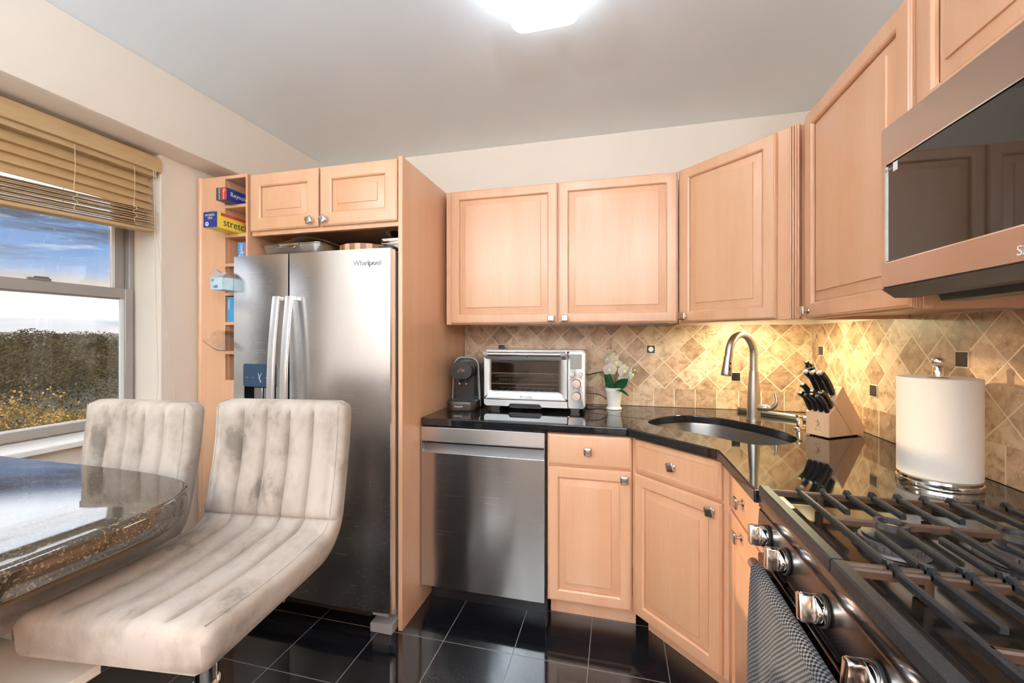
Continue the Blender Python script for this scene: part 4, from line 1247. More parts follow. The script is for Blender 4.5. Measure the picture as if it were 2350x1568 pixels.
# ------------------------------------------------------------------ worktop appliances
CT = 0.9145
def coffee():
    t = thing('coffee_machine', 'slim black capsule coffee machine with rounded head in the worktop corner', 'coffee machine', (-0.792, 2.070, CT), 0.10)
    hw = 0.070
    # body silhouette seen from the front, extruded back
    def arch(w, h, r, y, z0=0.0, flare=0.0):
        pts = [(-w - flare, y, z0), (w + flare, y, z0)]
        n = 9
        for i in range(n + 1):
            a = PI / 2 * i / n; pts.append((w - r + r * math.cos(a), y, h - r + r * math.sin(a)))
        for i in range(n + 1):
            a = PI / 2 + PI / 2 * i / n; pts.append((-w + r + r * math.cos(a), y, h - r + r * math.sin(a)))
        return pts
    bm = nb(); loft(bm, [arch(0.064, 0.272, 0.048, 0.085, 0.0, 0.006), arch(0.068, 0.276, 0.050, 0.11, 0.0, 0.008), arch(0.068, 0.270, 0.050, 0.33, 0.0, 0.008)]); obj('body', bm, M['black_gloss'], t, smooth=40)
    bm = nb(); loft(bm, [arch(0.071, 0.2785, 0.052, 0.104, 0.006, 0.010), arch(0.0735, 0.281, 0.053, 0.112, 0.006, 0.010), arch(0.071, 0.2785, 0.052, 0.120, 0.006, 0.010)]); obj('side_band', bm, M['grey'], t, smooth=40)
    loops = []
    for s, y in ((0.90, 0.090), (1.0, 0.080), (1.0, 0.022), (0.985, 0.012), (0.95, 0.008)):
        loops.append([(a * s - 0.003, y, 0.2095 + b * s) for a, b in rrect(0.122, 0.094, 0.045, 9)])
    bm = nb(); loft(bm, loops); h = obj('brew_head', bm, M['bronze_d'], t, smooth=40)
    text('logo', "L'OR", 0.020, M['rosegold'], h, (-0.003, 0.0072, 0.208))
    bm = nb(); tube(bm, smoothpath([(-0.018, 0.0076, 0.200), (-0.003, 0.0072, 0.226), (0.012, 0.0076, 0.200)], 4), 0.0009, 5); obj('emblem', bm, M['rosegold'], h)
    bm = nb(); loft(bm, [[(a, y, 0.125 + b) for a, b in rrect(0.10, 0.17, 0.02, 5)] for y in (0.078, 0.086)]); obj('front_plate', bm, M['bronze_d'], t)
    for x in (-0.021, 0.015):
        bm = nb(); lathe(bm, [(0.0055, 0.138), (0.0055, 0.166)], (x, 0.050, 0), 14); s = obj('spout', bm, M['black'], t)
        bm = nb(); lathe(bm, [(0.0060, 0.132), (0.0062, 0.141)], (x, 0.050, 0), 14); obj('spout_tip', bm, M['rosegold'], s)
    bm = nb(); loft(bm, [[(a * s, 0.055 + b * s, z) for a, b in rrect(0.164, 0.150, 0.045, 7)] for s, z in ((0.97, 0), (1.0, 0.004), (1.0, 0.043), (0.975, 0.047))]); d = obj('drip_tray', bm, M['bronze'], t, smooth=40)
    bm = nb()
    for i in range(9):
        for j in range(5):
            lathe(bm, [(0.0052, 0.0472), (0.0052, 0.0492)], (-0.056 + 0.014 * i, 0.0 + 0.014 * j, 0), 8)
    obj('drip_grid', bm, M['black_gloss'], d)
    text('logo', 'PHILIPS', 0.0115, M['inkwhite'], d, (-0.010, -0.0207, 0.023), sx=1.25)
M['bronze_d'] = mat('brown_black_plastic', (0.013, 0.0105, 0.010), 0.3, coat=0.2)
coffee()

def oven():
    X0, X1 = -0.690, -0.152
    W = X1 - X0
    t = thing('toaster_oven', 'brushed steel countertop oven with glass door, bar handle and four dials', 'toaster oven', (X0, 2.140, CT))
    zb, zt = 0.020, 0.318
    sp = 0.450                       # door / control panel split
    bm = nb()
    lp = [[(W / 2 + a, y, (zb + zt) / 2 + b) for a, b in rrect(W, zt - zb, 0.020, 6)] for y in (0.015, 0.285)]
    loft(bm, [lp[0], lp[1]], False, True)
    inner = [[(W / 2 + a, y, (zb + zt) / 2 + b) for a, b in rrect(W - 0.012, zt - zb - 0.012, 0.016, 6)] for y in (0.015, 0.275)]
    loft(bm, [inner[0], inner[1]], False, True)
    for i in range(len(lp[0])):
        j = (i + 1) % len(lp[0])
        a, b, c, d = lp[0][i], lp[0][j], inner[0][j], inner[0][i]
        face(bm, [bm.verts.new(q) for q in (a, b, c, d)])
    bmesh.ops.remove_doubles(bm, verts=bm.verts[:], dist=0.0001)
    obj('case', bm, M['steel'], t, smooth=40)
    bm = nb(); box(bm, 0.010, sp, 0.02, 0.27, zb + 0.012, zt - 0.012)
    bm.faces.ensure_lookup_table(); bmesh.ops.delete(bm, geom=[f for f in bm.faces if f.calc_center_median().y < 0.021], context='FACES')
    obj('cavity', bm, M['cavity'], t, smooth=0)
    # door with its window opening
    wx0, wx1, wz0, wz1 = 0.040, 0.402, 0.102, 0.262
    dz0, dz1 = 0.058, zt - 0.004
    bm = nb()
    def rl(x0, x1, z0, z1, r, y): return [((x0 + x1) / 2 + a, y, (z0 + z1) / 2 + b) for a, b in rrect(x1 - x0, z1 - z0, r, 6)]
    loft(bm, [rl(0.001, sp - 0.002, dz0, dz1, 0.010, 0.014), rl(0.001, sp - 0.002, dz0, dz1, 0.010, 0.002), rl(0.003, sp - 0.004, dz0 + 0.002, dz1 - 0.002, 0.009, 0.0),
              rl(wx0 - 0.012, wx1 + 0.012, wz0 - 0.012, wz1 + 0.012, 0.012, 0.0), rl(wx0, wx1, wz0, wz1, 0.006, 0.009), rl(wx0, wx1, wz0, wz1, 0.006, 0.014)], False, False, True, True)
    d = obj('door', bm, M['steel_w'], t, smooth=40)
    bm = nb(); box(bm, wx0 - 0.002, wx1 + 0.002, 0.010, 0.013, wz0 - 0.002, wz1 + 0.002); obj('glass', bm, M['ovenglass'], d, smooth=0)
    bm = nb(); tube(bm, [(0.012, -0.040, 0.298), (0.440, -0.040, 0.298)], 0.0105, 18); h = obj('handle', bm, M['steel'], d)
    for x in (0.012, 0.418):
        bm = nb(); tube(bm, [(x, -0.040, 0.298), (x + 0.024, -0.040, 0.298)], 0.0130, 18)
        prism(bm, [(-0.0445, 0.289), (-0.036, 0.284), (0.0, 0.270), (0.0, 0.290), (-0.034, 0.303)], 'x', x + 0.001, x + 0.023); obj('handle_bracket', bm, M['grey'], h, bevel=0.001)
    text('logo', 'Breville', 0.022, M['inkgrey'], d, (0.232, -0.001, 0.074))
    bm = nb(); tube(bm, [(0.254, -0.0006, 0.2775), (0.266, -0.0006, 0.2775), (0.260, -0.0006, 0.288)], 0.0007, 4, closed=True); obj('warning_triangle', bm, M['ink'], d)
    text('print', '!', 0.008, M['ink'], d, (0.260, -0.0008, 0.2815))
    bm = nb(); prism(bm, [(0.234, 0.284), (0.242, 0.284), (0.238, 0.278)], 'y', -0.0008, 0.0); box(bm, 0.2372, 0.2388, -0.0008, 0.0, 0.284, 0.289); obj('arrow', bm, M['ink'], d)
    # crumb drawer panel
    bm = nb()
    c0, c1 = 0.135, 0.315
    prism(bm, [(0.016, zb + 0.001), (c0, zb + 0.001), (c0 + 0.012, zb + 0.016), (c1 - 0.012, zb + 0.016), (c1, zb + 0.001), (sp - 0.002, zb + 0.001), (sp - 0.002, 0.0555), (0.001, 0.0555), (0.001, zb + 0.016), (0.006, zb + 0.006)], 'y', 0.0, 0.014)
    obj('crumb_panel', bm, M['steel_w'], t, bevel=0.001)
    bm = nb(); box(bm, c0 + 0.004, c1 - 0.004, 0.010, 0.03, 0.012, zb + 0.018); obj('crumb_tray_grip', bm, M['black'], t)
    # control panel
    bm = nb(); loft(bm, [rl(sp, W - 0.001, zb + 0.001, zt - 0.004, 0.016, y) for y in (0.014, 0.002)] + [rl(sp + 0.002, W - 0.003, zb + 0.003, zt - 0.006, 0.015, 0.0)])
    p = obj('control_panel', bm, M['steel_w'], t, smooth=40)
    cx = sp + 0.0425
    bm = nb(); loft(bm, [rl(sp + 0.012, W - 0.018, 0.224, 0.298, 0.004, y) for y in (0.001, -0.0006)]); l = obj('screen_bezel', bm, M['ink'], p)
    bm = nb(); loft(bm, [rl(sp + 0.0135, W - 0.0195, 0.2255, 0.2965, 0.003, y) for y in (0.001, -0.0009)]); l = obj('screen', bm, M['lcd'], p)
    text('print', '4:55', 0.017, M['inkgrey'], l, (cx + 0.006, -0.0012, 0.274)); text('print', '00:00', 0.017, M['inkgrey'], l, (cx + 0.004, -0.0012, 0.256))
    for x, z, r in ((cx - 0.020, 0.196, 0.012), (cx + 0.020, 0.1965, 0.0115), (cx + 0.001, 0.150, 0.0215), (cx + 0.001, 0.086, 0.0215)):
        bm = nb(); lathe(bm, [(r * 1.06, 0.001), (r * 1.06, -0.003), (r, -0.004)], (x, 0, z), 28, 'y'); k = obj('dial_ring', bm, M['black'], p)
        bm = nb(); lathe(bm, [(r, -0.003), (r, -0.020), (r * 0.94, -0.022), (0.001, -0.0225)], (x, 0, z), 28, 'y'); obj('dial', bm, M['steel'], k, smooth=40)
    for z in (0.1735, 0.1325, 0.119, 0.105, 0.0655):
        bm = nb(); lathe(bm, [(0.0042, 0.0005), (0.0042, -0.0006)], (W - 0.020, 0, z), 14, 'y'); obj('button', bm, M['inkgrey'], p)
    for x, z, s in ((sp + 0.012, 0.214, 'PHASE COOK'), (cx + 0.020, 0.214, 'ROTATE'), (sp + 0.010, 0.175, 'TEMP'), (sp + 0.008, 0.110, 'TIME')):
        text('print', s, 0.0042, M['inkgrey'], p, (x + 0.004, -0.0004, z))
    # inside
    bm = nb()
    for q in range(11):
        tube(bm, [(0.035 + 0.035 * q, 0.03, 0.090), (0.020 + 0.035 * q, 0.25, 0.090)], 0.0016, 5)
    for y in (0.03, 0.25): tube(bm, [(0.02, y, 0.090), (0.43, y, 0.090)], 0.002, 5)
    obj('heating_element', bm, M['rack'], t)
    bm = nb(); tube(bm, [(0.014, 0.022, 0.137), (0.44, 0.022, 0.137)], 0.0022, 6)
    for q in range(20): tube(bm, [(0.03 + 0.02 * q, 0.022, 0.137), (0.03 + 0.02 * q, 0.26, 0.137)], 0.0012, 4)
    tube(bm, [(0.014, 0.26, 0.137), (0.44, 0.26, 0.137)], 0.0022, 6); obj('wire_rack', bm, M['rack'], t)
    bm = nb()
    tube(bm, smoothpath([(0.014, 0.024, 0.184), (0.040, 0.024, 0.184), (0.056, 0.024, 0.194), (0.38, 0.024, 0.194), (0.395, 0.024, 0.184), (0.44, 0.024, 0.184)], 4), 0.0022, 6)
    for q in range(56): tube(bm, [(0.056 + 0.0058 * q, 0.026, 0.193), (0.060 + 0.0058 * q, 0.027, 0.172)], 0.0007, 3)
    for q in range(28): tube(bm, [(0.06 + 0.0116 * q, 0.028, 0.172), (0.06 + 0.0116 * q, 0.25, 0.172)], 0.0009, 3)
    obj('mesh_basket', bm, M['rack'], t)
    for x in (0.04, W - 0.075):
        for y in (0.022, 0.24):
            bm = nb(); prism(bm, [(x - 0.006, 0.0205), (x, 0.0), (x + 0.040, 0.0), (x + 0.046, 0.0205)], 'y', y, y + 0.03); obj('foot', bm, M['black'], t)
oven()

def cords():
    bm = nb()
    tube(bm, smoothpath([(-0.150, 2.38, CT + 0.175), (-0.11, 2.40, CT + 0.185), (-0.05, 2.41, CT + 0.192), (-0.035, 2.42, CT + 0.165), (-0.05, 2.425, CT + 0.13), (-0.035, 2.43, CT + 0.10)], 6), 0.0035, 8)
    a = obj('power_cord', bm, M['black']); tag(a, 'thick black power lead running from the toaster oven back behind the orchid', 'power cord')
    bm = nb(); loft(bm, [[(-0.045 + p, y, CT + 0.105 + q) for p, q in rrect(0.030, 0.055, 0.006, 3)] for y in (2.418, 2.446)]); obj('plug', bm, M['black'], a)
    bm = nb()
    tube(bm, smoothpath([(-0.150, 2.36, CT + 0.074), (-0.09, 2.355, CT + 0.070), (-0.045, 2.35, CT + 0.04), (-0.05, 2.34, CT + 0.012), (-0.10, 2.33, CT + 0.0045), (-0.15, 2.34, CT + 0.012), (-0.17, 2.37, CT + 0.006)], 7), 0.0027, 8)
    a = obj('power_cord', bm, M['black']); tag(a, 'thin black cord looped on the worktop right of the toaster oven', 'power cord')
cords()

def orchid():
    t = thing('potted_orchid', 'white orchid with green leaves in a small white flared pot', 'potted plant', (-0.012, 2.315, CT))
    bm = nb(); lathe(bm, [(0.040, 0.0), (0.042, 0.003), (0.041, 0.010), (0.0345, 0.016), (0.0345, 0.022), (0.046, 0.098), (0.0475, 0.101), (0.0475, 0.106), (0.0460, 0.108), (0.0475, 0.110), (0.0475, 0.116), (0.043, 0.116), (0.041, 0.102), (0.0, 0.100)], (0, 0, 0), 36)
    obj('pot', bm, M['ceramic'], t, smooth=40)
    bm = nb(); lathe(bm, [(0.040, 0.102), (0.02, 0.108), (0.0, 0.109)], (0, 0, 0), 20); obj('soil', bm, M['stem'], t)
    def leaf(p0, d, L, w, curl, tw=0.0):
        bm = nb(); nu, nv = 12, 6
        d = Vector(d).normalized()
        up = Vector((0, 0, 1)); s = d.cross(Vector((0.2, -1, 0.15))).normalized() if abs(d.z) > 0.6 else d.cross(up).normalized()
        nrm = s.cross(d).normalized()
        G = []
        for i in range(nu + 1):
            u = i / nu
            ww = w * (math.sin(PI * min(1, u * 0.93 + 0.07)) ** 0.75) if u < 0.98 else 0.002
            c = Vector(p0) + d * (L * u) + nrm * (curl * u * u)
            row = []
            for j in range(nv + 1):
                v = j / nv * 2 - 1
                row.append(bm.verts.new(c + s * (v * ww) + nrm * (0.18 * ww * v * v)))
            G.append(row)
        for i in range(nu):
            for j in range(nv): face(bm, (G[i][j], G[i + 1][j], G[i + 1][j + 1], G[i][j + 1]))
        bmesh.ops.solidify(bm, geom=bm.faces[:], thickness=0.0016)
        obj('leaf', bm, M['leaf'], t, smooth=60)
    leaf((-0.010, -0.01, 0.105), (-0.34, -0.25, 1.0), 0.105, 0.023, -0.010)
    leaf((0.000, -0.02, 0.108), (0.72, -0.30, 0.62), 0.100, 0.026, 0.008)
    leaf((-0.004, -0.03, 0.112), (0.95, -0.55, -0.02), 0.090, 0.022, -0.030)
    leaf((-0.012, 0.0, 0.106), (-0.75, -0.3, 0.35), 0.045, 0.015, -0.008)
    def stem(pts, r=0.0018):
        bm = nb(); tube(bm, smoothpath(pts, 6), r, 6); obj('stem', bm, M['stem'], t)
    stem([(0.0, 0, 0.10), (0.004, 0.0, 0.17), (0.0, -0.005, 0.215), (-0.012, 0.005, 0.255), (0.012, 0.01, 0.295), (0.002, 0.01, 0.315), (-0.02, 0.01, 0.328)])
    stem([(0.004, 0, 0.10), (0.014, 0.0, 0.19), (0.04, -0.01, 0.225), (0.075, -0.012, 0.222), (0.108, -0.01, 0.208)])
    def flower(c, facing, R, label=None, tint='petal'):
        R *= 1.12
        fz = Vector(facing).normalized()
        fx = fz.cross(Vector((0, 0, 1))).normalized(); fy = fx.cross(fz).normalized()
        c = Vector(c)
        bm = nb()
        for ang, ln, w in ((8, 1.0, 0.62), (172, 1.0, 0.62), (90, 0.95, 0.42), (222, 0.92, 0.40), (318, 0.92, 0.40)):
            a = math.radians(ang)
            d = fx * math.cos(a) + fy * math.sin(a); s = -fx * math.sin(a) + fy * math.cos(a)
            G = []
            for i in range(8):
                u = i / 7
                ww = R * w * math.sin(PI * (0.10 + 0.86 * u)) ** 0.7
                row = []
                for j in range(5):
                    v = j / 2 - 1
                    row.append(bm.verts.new(c + d * (R * ln * u) + s * (v * ww) + fz * (R * (0.10 * math.sin(PI * u) - 0.12 * v * v * u + (0.04 if ang > 60 and ang != 172 else 0.09)))))
                G.append(row)
            for i in range(7):
                for j in range(4): face(bm, (G[i][j], G[i + 1][j], G[i + 1][j + 1], G[i][j + 1]))
        bmesh.ops.solidify(bm, geom=bm.faces[:], thickness=0.0008)
        f = obj('flower', bm, M[tint], t, smooth=60)
        bm = nb(); ico(bm, c + fz * (0.20 * R), R * 0.20, 2); ico(bm, c + fz * (0.22 * R) - fy * (0.18 * R), R * 0.17, 2, (1.2, 0.8, 0.7))
        obj('flower_lip', bm, M['lip'], f)
    flower((-0.022, -0.030, 0.213), (-0.05, -1, 0.05), 0.034)
    flower((0.052, -0.025, 0.205), (0.55, -0.85, 0.0), 0.036)
    flower((0.050, -0.020, 0.165), (0.35, -0.95, -0.1), 0.028)
    flower((0.010, 0.0, 0.245), (0.3, -0.6, 0.75), 0.034)
    flower((0.088, -0.015, 0.188), (0.95, -0.35, 0.0), 0.034)
    flower((-0.030, 0.008, 0.268), (-0.5, -0.7, 0.3), 0.026)
    flower((0.002, 0.01, 0.280), (0.5, -0.7, 0.4), 0.026)
    for p, r in (((-0.020, 0.01, 0.327), 0.0042), ((-0.033, 0.01, 0.322), 0.0036), ((-0.006, 0.008, 0.316), 0.006), ((-0.026, 0.008, 0.303), 0.0065), ((0.106, -0.01, 0.209), 0.007), ((0.118, -0.01, 0.202), 0.005), ((0.098, -0.01, 0.198), 0.004)):
        bm = nb(); ico(bm, p, r, 2, (1, 1, 1.15)); obj('bud', bm, M['leafedge'] if r > 0.0045 else M['stem'], t)
orchid()

# ------------------------------------------------------------------ knife block
KB = (0.730, 1.893, CT)
KR = -0.99
def knife_block():
    t = thing('knife_block', 'beech knife block stepped in two tiers standing by the right tiled wall', 'knife block', KB, KR)
    w = 0.088
    bm = nb(); prism(bm, [(0.0, 0.004), (0.0, 0.092), (0.036, 0.120), (0.135, 0.004)], 'x', 0, w); obj('front_tier', bm, M['beech'], t, bevel=0.0015)
    bm = nb(); prism(bm, [(0.132, 0.004), (0.030, 0.142), (0.074, 0.196), (0.205, 0.026), (0.190, 0.004)], 'x', -0.001, w + 0.001); obj('rear_tier', bm, M['beech'], t, bevel=0.0015)
    bm = nb()
    for x in (0.010, w - 0.022):
        for y in (0.008, 0.165): box(bm, x, x + 0.012, y, y + 0.012, 0, 0.0045)
    obj('foot', bm, M['rubber'], t)
    # branded mark: a small figure of two joined men reduced to strokes
    bm = nb(); X, Z = 0.046, 0.046; y = -0.0002
    lathe(bm, [(0.0024, y - 0.0003), (0.0024, y)], (X, 0, Z + 0.017), 12, 'y')
    for pts in ([(X, y, Z + 0.014), (X + 0.001, y, Z + 0.002)], [(X - 0.010, y, Z + 0.012), (X, y, Z + 0.011)], [(X + 0.001, y, Z + 0.002), (X - 0.006, y, Z - 0.010)],
                [(X + 0.001, y, Z + 0.002), (X + 0.008, y, Z - 0.010)], smoothpath([(X, y, Z + 0.011), (X + 0.007, y, Z + 0.009), (X + 0.006, y, Z + 0.003), (X + 0.001, y, Z + 0.003)], 3)):
        tube(bm, pts, 0.0008, 5)
    obj('burnt_mark', bm, M['inkbrown'], t)
    text('print', 'SINCE 1731', 0.0045, M['inkbrown'], t, (0.046, -0.0002, 0.027), ext=0.0002)
    bm = nb()
    n = Vector((0, -0.61, 0.79)).normalized()
    for i in range(3):
        c = Vector((0.018 + 0.026 * i, 0.050 + 0.0, 0.168))
        pts = [c + Vector((dx, 0, 0)) + n * 0.0006 + Vector((0, 0.63, 0.775)) * dy for dx, dy in ((-0.0012, -0.022), (0.0012, -0.022), (0.0012, 0.024), (-0.0012, 0.024))]
        face(bm, [bm.verts.new(p) for p in pts])
    obj('slot', bm, M['black'], t, smooth=0)
    return t
knife_block()

def knife(name, label, cat, x, y, z, L, w, th, cap, group, tilt=0.0):
    """handle rises from a slot (local block coordinates) up and toward the front"""
    rot = Matrix.Rotation(KR, 3, 'Z')
    wp = Vector(KB) + rot @ Vector((x, y, z))
    t = thing(name, label, cat, wp, KR, group)
    d = Vector((tilt, -0.60, 0.80)).normalized()
    s = Vector((0, 0.80, 0.60))
    loops = []
    N = 12
    prof = [(0, 0.72), (0.06, 0.86), (0.25, 1.0), (0.45, 0.92), (0.65, 0.90), (0.82, 1.02), (0.94, 1.12), (0.985, 0.98), (1.0, 0.62)]
    for u, k in prof:
        c = d * (L * u) + s * (0.006 * math.sin(PI * u) - (0.006 * max(0, u - 0.7) / 0.3)) 
        loops.append([c + Vector((a, 0, 0)) + s * b for a, b in rrect(th, w * k, min(th, w * k) * 0.42, 3)])
    if cap:
        bm = nb(); loft(bm, loops[:7]); h = obj('handle', bm, M['black'], t, smooth=40)
        bm = nb(); loft(bm, loops[6:]); obj('end_cap', bm, M['nickel'], h, smooth=40, label='steel end cap')
    else:
        bm = nb(); loft(bm, loops); h = obj('handle', bm, M['black'], t, smooth=40)
    bm = nb(); lp = []
    for u in (0.02, 0.3, 0.6, 0.9):
        c = d * (L * u) + s * (0.006 * math.sin(PI * u) - (0.006 * max(0, u - 0.7) / 0.3) + w * 0.5)
        lp.append(c)
    tube(bm, smoothpath(lp, 3), 0.0011, 5); obj('tang', bm, M['nickel'], h)
    bm = nb()
    for u in (0.22, 0.5, 0.78):
        c = d * (L * u) + s * (0.004 * math.sin(PI * u))
        for sx in (-1, 1): ico(bm, c + Vector((sx * (th * 0.5 - 0.0006), 0, 0)), 0.0022, 1, (0.5, 1, 1))
    obj('rivet', bm, M['nickel'], h)
    bm = nb(); loft(bm, [[d * q + Vector((a, 0, 0)) + s * b for a, b in ((-0.0012, -w * 0.42), (0.0012, -w * 0.42), (0.0012, w * 0.42), (-0.0012, w * 0.42))] for q in (-0.012, 0.002)]); obj('blade', bm, M['nickel'], t)
def knives():
    g1, g2 = 'large knives in the upper slots of the block', 'steak knives in the front tier of the block'
    for i, lab in enumerate(('large black-handled knife with steel cap, rearmost of the three upper knives', 'large black-handled knife with steel cap, middle of the three upper knives', 'large black-handled knife with steel cap, front one of the three upper knives')):
        knife('chef_knife', lab, 'knife', 0.018 + 0.026 * i, 0.046, 0.166, 0.112, 0.026, 0.017, True, g1)
    labs = ('small black knife at the outer front corner of the beech block, lowest handle tip', 'small black knife second along the front row of the beech block', 'small black knife third along the front row of the beech block', 'small black knife at the front row end beside the block\'s right face')
    for i in range(4):
        knife('steak_knife', labs[i], 'knife', 0.011 + 0.0215 * i, 0.009, 0.100, 0.088 - 0.004 * (i % 2), 0.020, 0.0145, False, g2)
    knife('utility_knife', 'black knife with bright steel cap at the back of the front tier', 'knife', 0.075, 0.028, 0.115, 0.085, 0.021, 0.014, True, g2)
    knife('steak_knife', 'small black knife tucked between the front row and the upper tier, left one', 'knife', 0.014, 0.028, 0.115, 0.080, 0.020, 0.0145, False, g2)
    knife('steak_knife', 'small black knife tucked between the front row and the upper tier, middle one', 'knife', 0.040, 0.028, 0.115, 0.082, 0.020, 0.0145, False, g2)
    knife('paring_knife', 'black knife standing highest from the lower tier near the sink side', 'knife', 0.010, 0.026, 0.128, 0.094, 0.021, 0.015, False, g2)
    # sharpening steel
    rot = Matrix.Rotation(KR, 3, 'Z')
    t = thing('sharpening_steel', 'black sharpening steel with round ringed handle sticking up from the knife block', 'sharpening steel', Vector(KB) + rot @ Vector((0.004, 0.070, 0.192)), KR)
    d = Vector((0, -0.60, 0.80))
    bm = nb(); tube(bm, [d * q for q in (0, 0.01, 0.05, 0.088, 0.096)], [0.011, 0.0125, 0.0125, 0.0155, 0.015], 18); h = obj('handle', bm, M['black'], t)
    bm = nb(); tube(bm, [d * q for q in (0.092, 0.094, 0.0975, 0.099)], [0.0155, 0.0175, 0.0175, 0.0155], 20); obj('ring', bm, M['chrome'], h)
    bm = nb(); tube(bm, [d * q for q in (0.098, 0.104, 0.108, 0.118, 0.120)], [0.013, 0.010, 0.0075, 0.0085, 0.006], 14); obj('hanging_loop', bm, M['black'], h)
knives()

# ------------------------------------------------------------------ paper towel
def paper():
    c = (0.822, 1.340, CT)
    t = thing('paper_towel_holder', 'chrome upright kitchen-roll holder with round base and ball top', 'paper towel holder', c)
    bm = nb(); lathe(bm, [(0.084, 0), (0.0845, 0.003), (0.0835, 0.011), (0.080, 0.0125), (0.0805, 0.0195), (0.078, 0.022), (0.01, 0.022)], (0, 0, 0), 48); obj('base', bm, M['chrome'], t, smooth=40)
    bm = nb(); lathe(bm, [(0.0085, 0.0215), (0.0085, 0.30)], (0, 0, 0), 20); p = obj('post', bm, M['chrome'], t)
    bm = nb(); lathe(bm, [(0.0105, 0.278), (0.0105, 0.304), (0.0085, 0.308), (0.0125, 0.313), (0.0140, 0.319), (0.012, 0.326), (0.004, 0.3295)], (0, 0, 0), 24); obj('finial', bm, M['chrome'], p, smooth=50)
    r = thing('paper_roll', 'thick cream paper towel roll standing on the chrome holder', 'paper towel roll', (c[0], c[1], CT + 0.0225))
    R = 0.0818
    bm = nb(); lathe(bm, [(0.021, 0.001), (R - 0.002, 0.0), (R, 0.002), (R, 0.253), (R - 0.002, 0.255), (0.021, 0.254)], (0, 0, 0), 64, cap0=False, cap1=False)
    obj('sheets', bm, M['paper'], r, smooth=40)
    bm = nb(); lathe(bm, [(0.0195, 0.0), (0.021, 0.0), (0.021, 0.2545), (0.0195, 0.2545)], (0, 0, 0), 28, cap0=False, cap1=False); obj('core', bm, M['kraft'], r)
paper()

# ------------------------------------------------------------------ microwave
def microwave():
    t = thing('microwave', 'dark stainless over-the-range microwave with black glass door', 'microwave', (0.580, 1.119, 0), R90)
    W = 0.757
    bm = nb(); box(bm, 0.003, W - 0.003, 0.035, XR - 0.580 - 0.015, 1.405, 1.766); obj('case', bm, M['bsteel_d'], t, bevel=0.003)
    z0, z1 = 1.406, 1.764
    gx0, gx1, gz0, gz1 = 0.016, 0.60, 1.460, 1.680
    def rl(x0, x1, za, zb, r, y): return [((x0 + x1) / 2 + a, y, (za + zb) / 2 + b) for a, b in rrect(x1 - x0, zb - za, r, 5)]
    bm = nb()
    loft(bm, [rl(0, W, z0, z1, 0.006, 0.033), rl(0, W, z0, z1, 0.006, 0.004), rl(0.003, W - 0.003, z0 + 0.003, z1 - 0.003, 0.006, 0.0),
              rl(gx0, gx1, gz0, gz1, 0.006, 0.0), rl(gx0 + 0.0025, gx1 - 0.0025, gz0 + 0.0025, gz1 - 0.0025, 0.004, 0.003), rl(gx0 + 0.0025, gx1 - 0.0025, gz0 + 0.0025, gz1 - 0.0025, 0.004, 0.033)], False, False, True, True)
    d = obj('door', bm, M['bsteel'], t, smooth=35)
    bm = nb(); box(bm, gx0 + 0.002, gx1 - 0.002, 0.0022, 0.012, gz0 + 0.002, gz1 - 0.002); g = obj('glass', bm, M['blackglass'], d, smooth=0)
    bm = nb(); loft(bm, [rl(gx0, gx1, gz0, gz1, 0.006, -0.0004), rl(gx0 + 0.0025, gx1 - 0.0025, gz0 + 0.0025, gz1 - 0.0025, 0.004, -0.0004), rl(gx0 + 0.0025, gx1 - 0.0025, gz0 + 0.0025, gz1 - 0.0025, 0.004, 0.0022), rl(gx0, gx1, gz0, gz1, 0.006, 0.0022)], False, False, True, True)
    obj('bright_trim', bm, M['chrome'], d)
    bm = nb(); box(bm, 0.040, 0.054, 0.0014, 0.0023, 1.656, 1.675); obj('sticker', bm, M['inkwhite'], g)
    text('print', 'SMO', 0.008, M['inkgrey'], g, (0.029, 0.0018, 1.665))
    text('logo', 'SAMSUNG', 0.021, M['inkwhite'], d, (0.380, -0.0008, 1.424))
    bm = nb(); prism(bm, [(0.0, 1.4055), (0.026, 1.385), (0.06, 1.385), (0.06, 1.4055)], 'x', 0.0, W); obj('bottom_lip', bm, M['lipgrey'], t, bevel=0.001)
    bm = nb(); prism(bm, [(0.062, 1.4045), (0.074, 1.372), (0.118, 1.372), (0.128, 1.4045)], 'x', 0.06, W - 0.06); obj('vent_deflector', bm, M['black'], t, bevel=0.002)
    bm = nb(); box(bm, 0.12, W - 0.12, 0.135, 0.235, 1.396, 1.4045); obj('grease_filter', bm, M['filter'], t)
    bm = nb(); box(bm, 0.10, W - 0.10, 0.129, 0.134, 1.392, 1.4045); obj('filter_rim', bm, M['chrome'], t)
microwave()

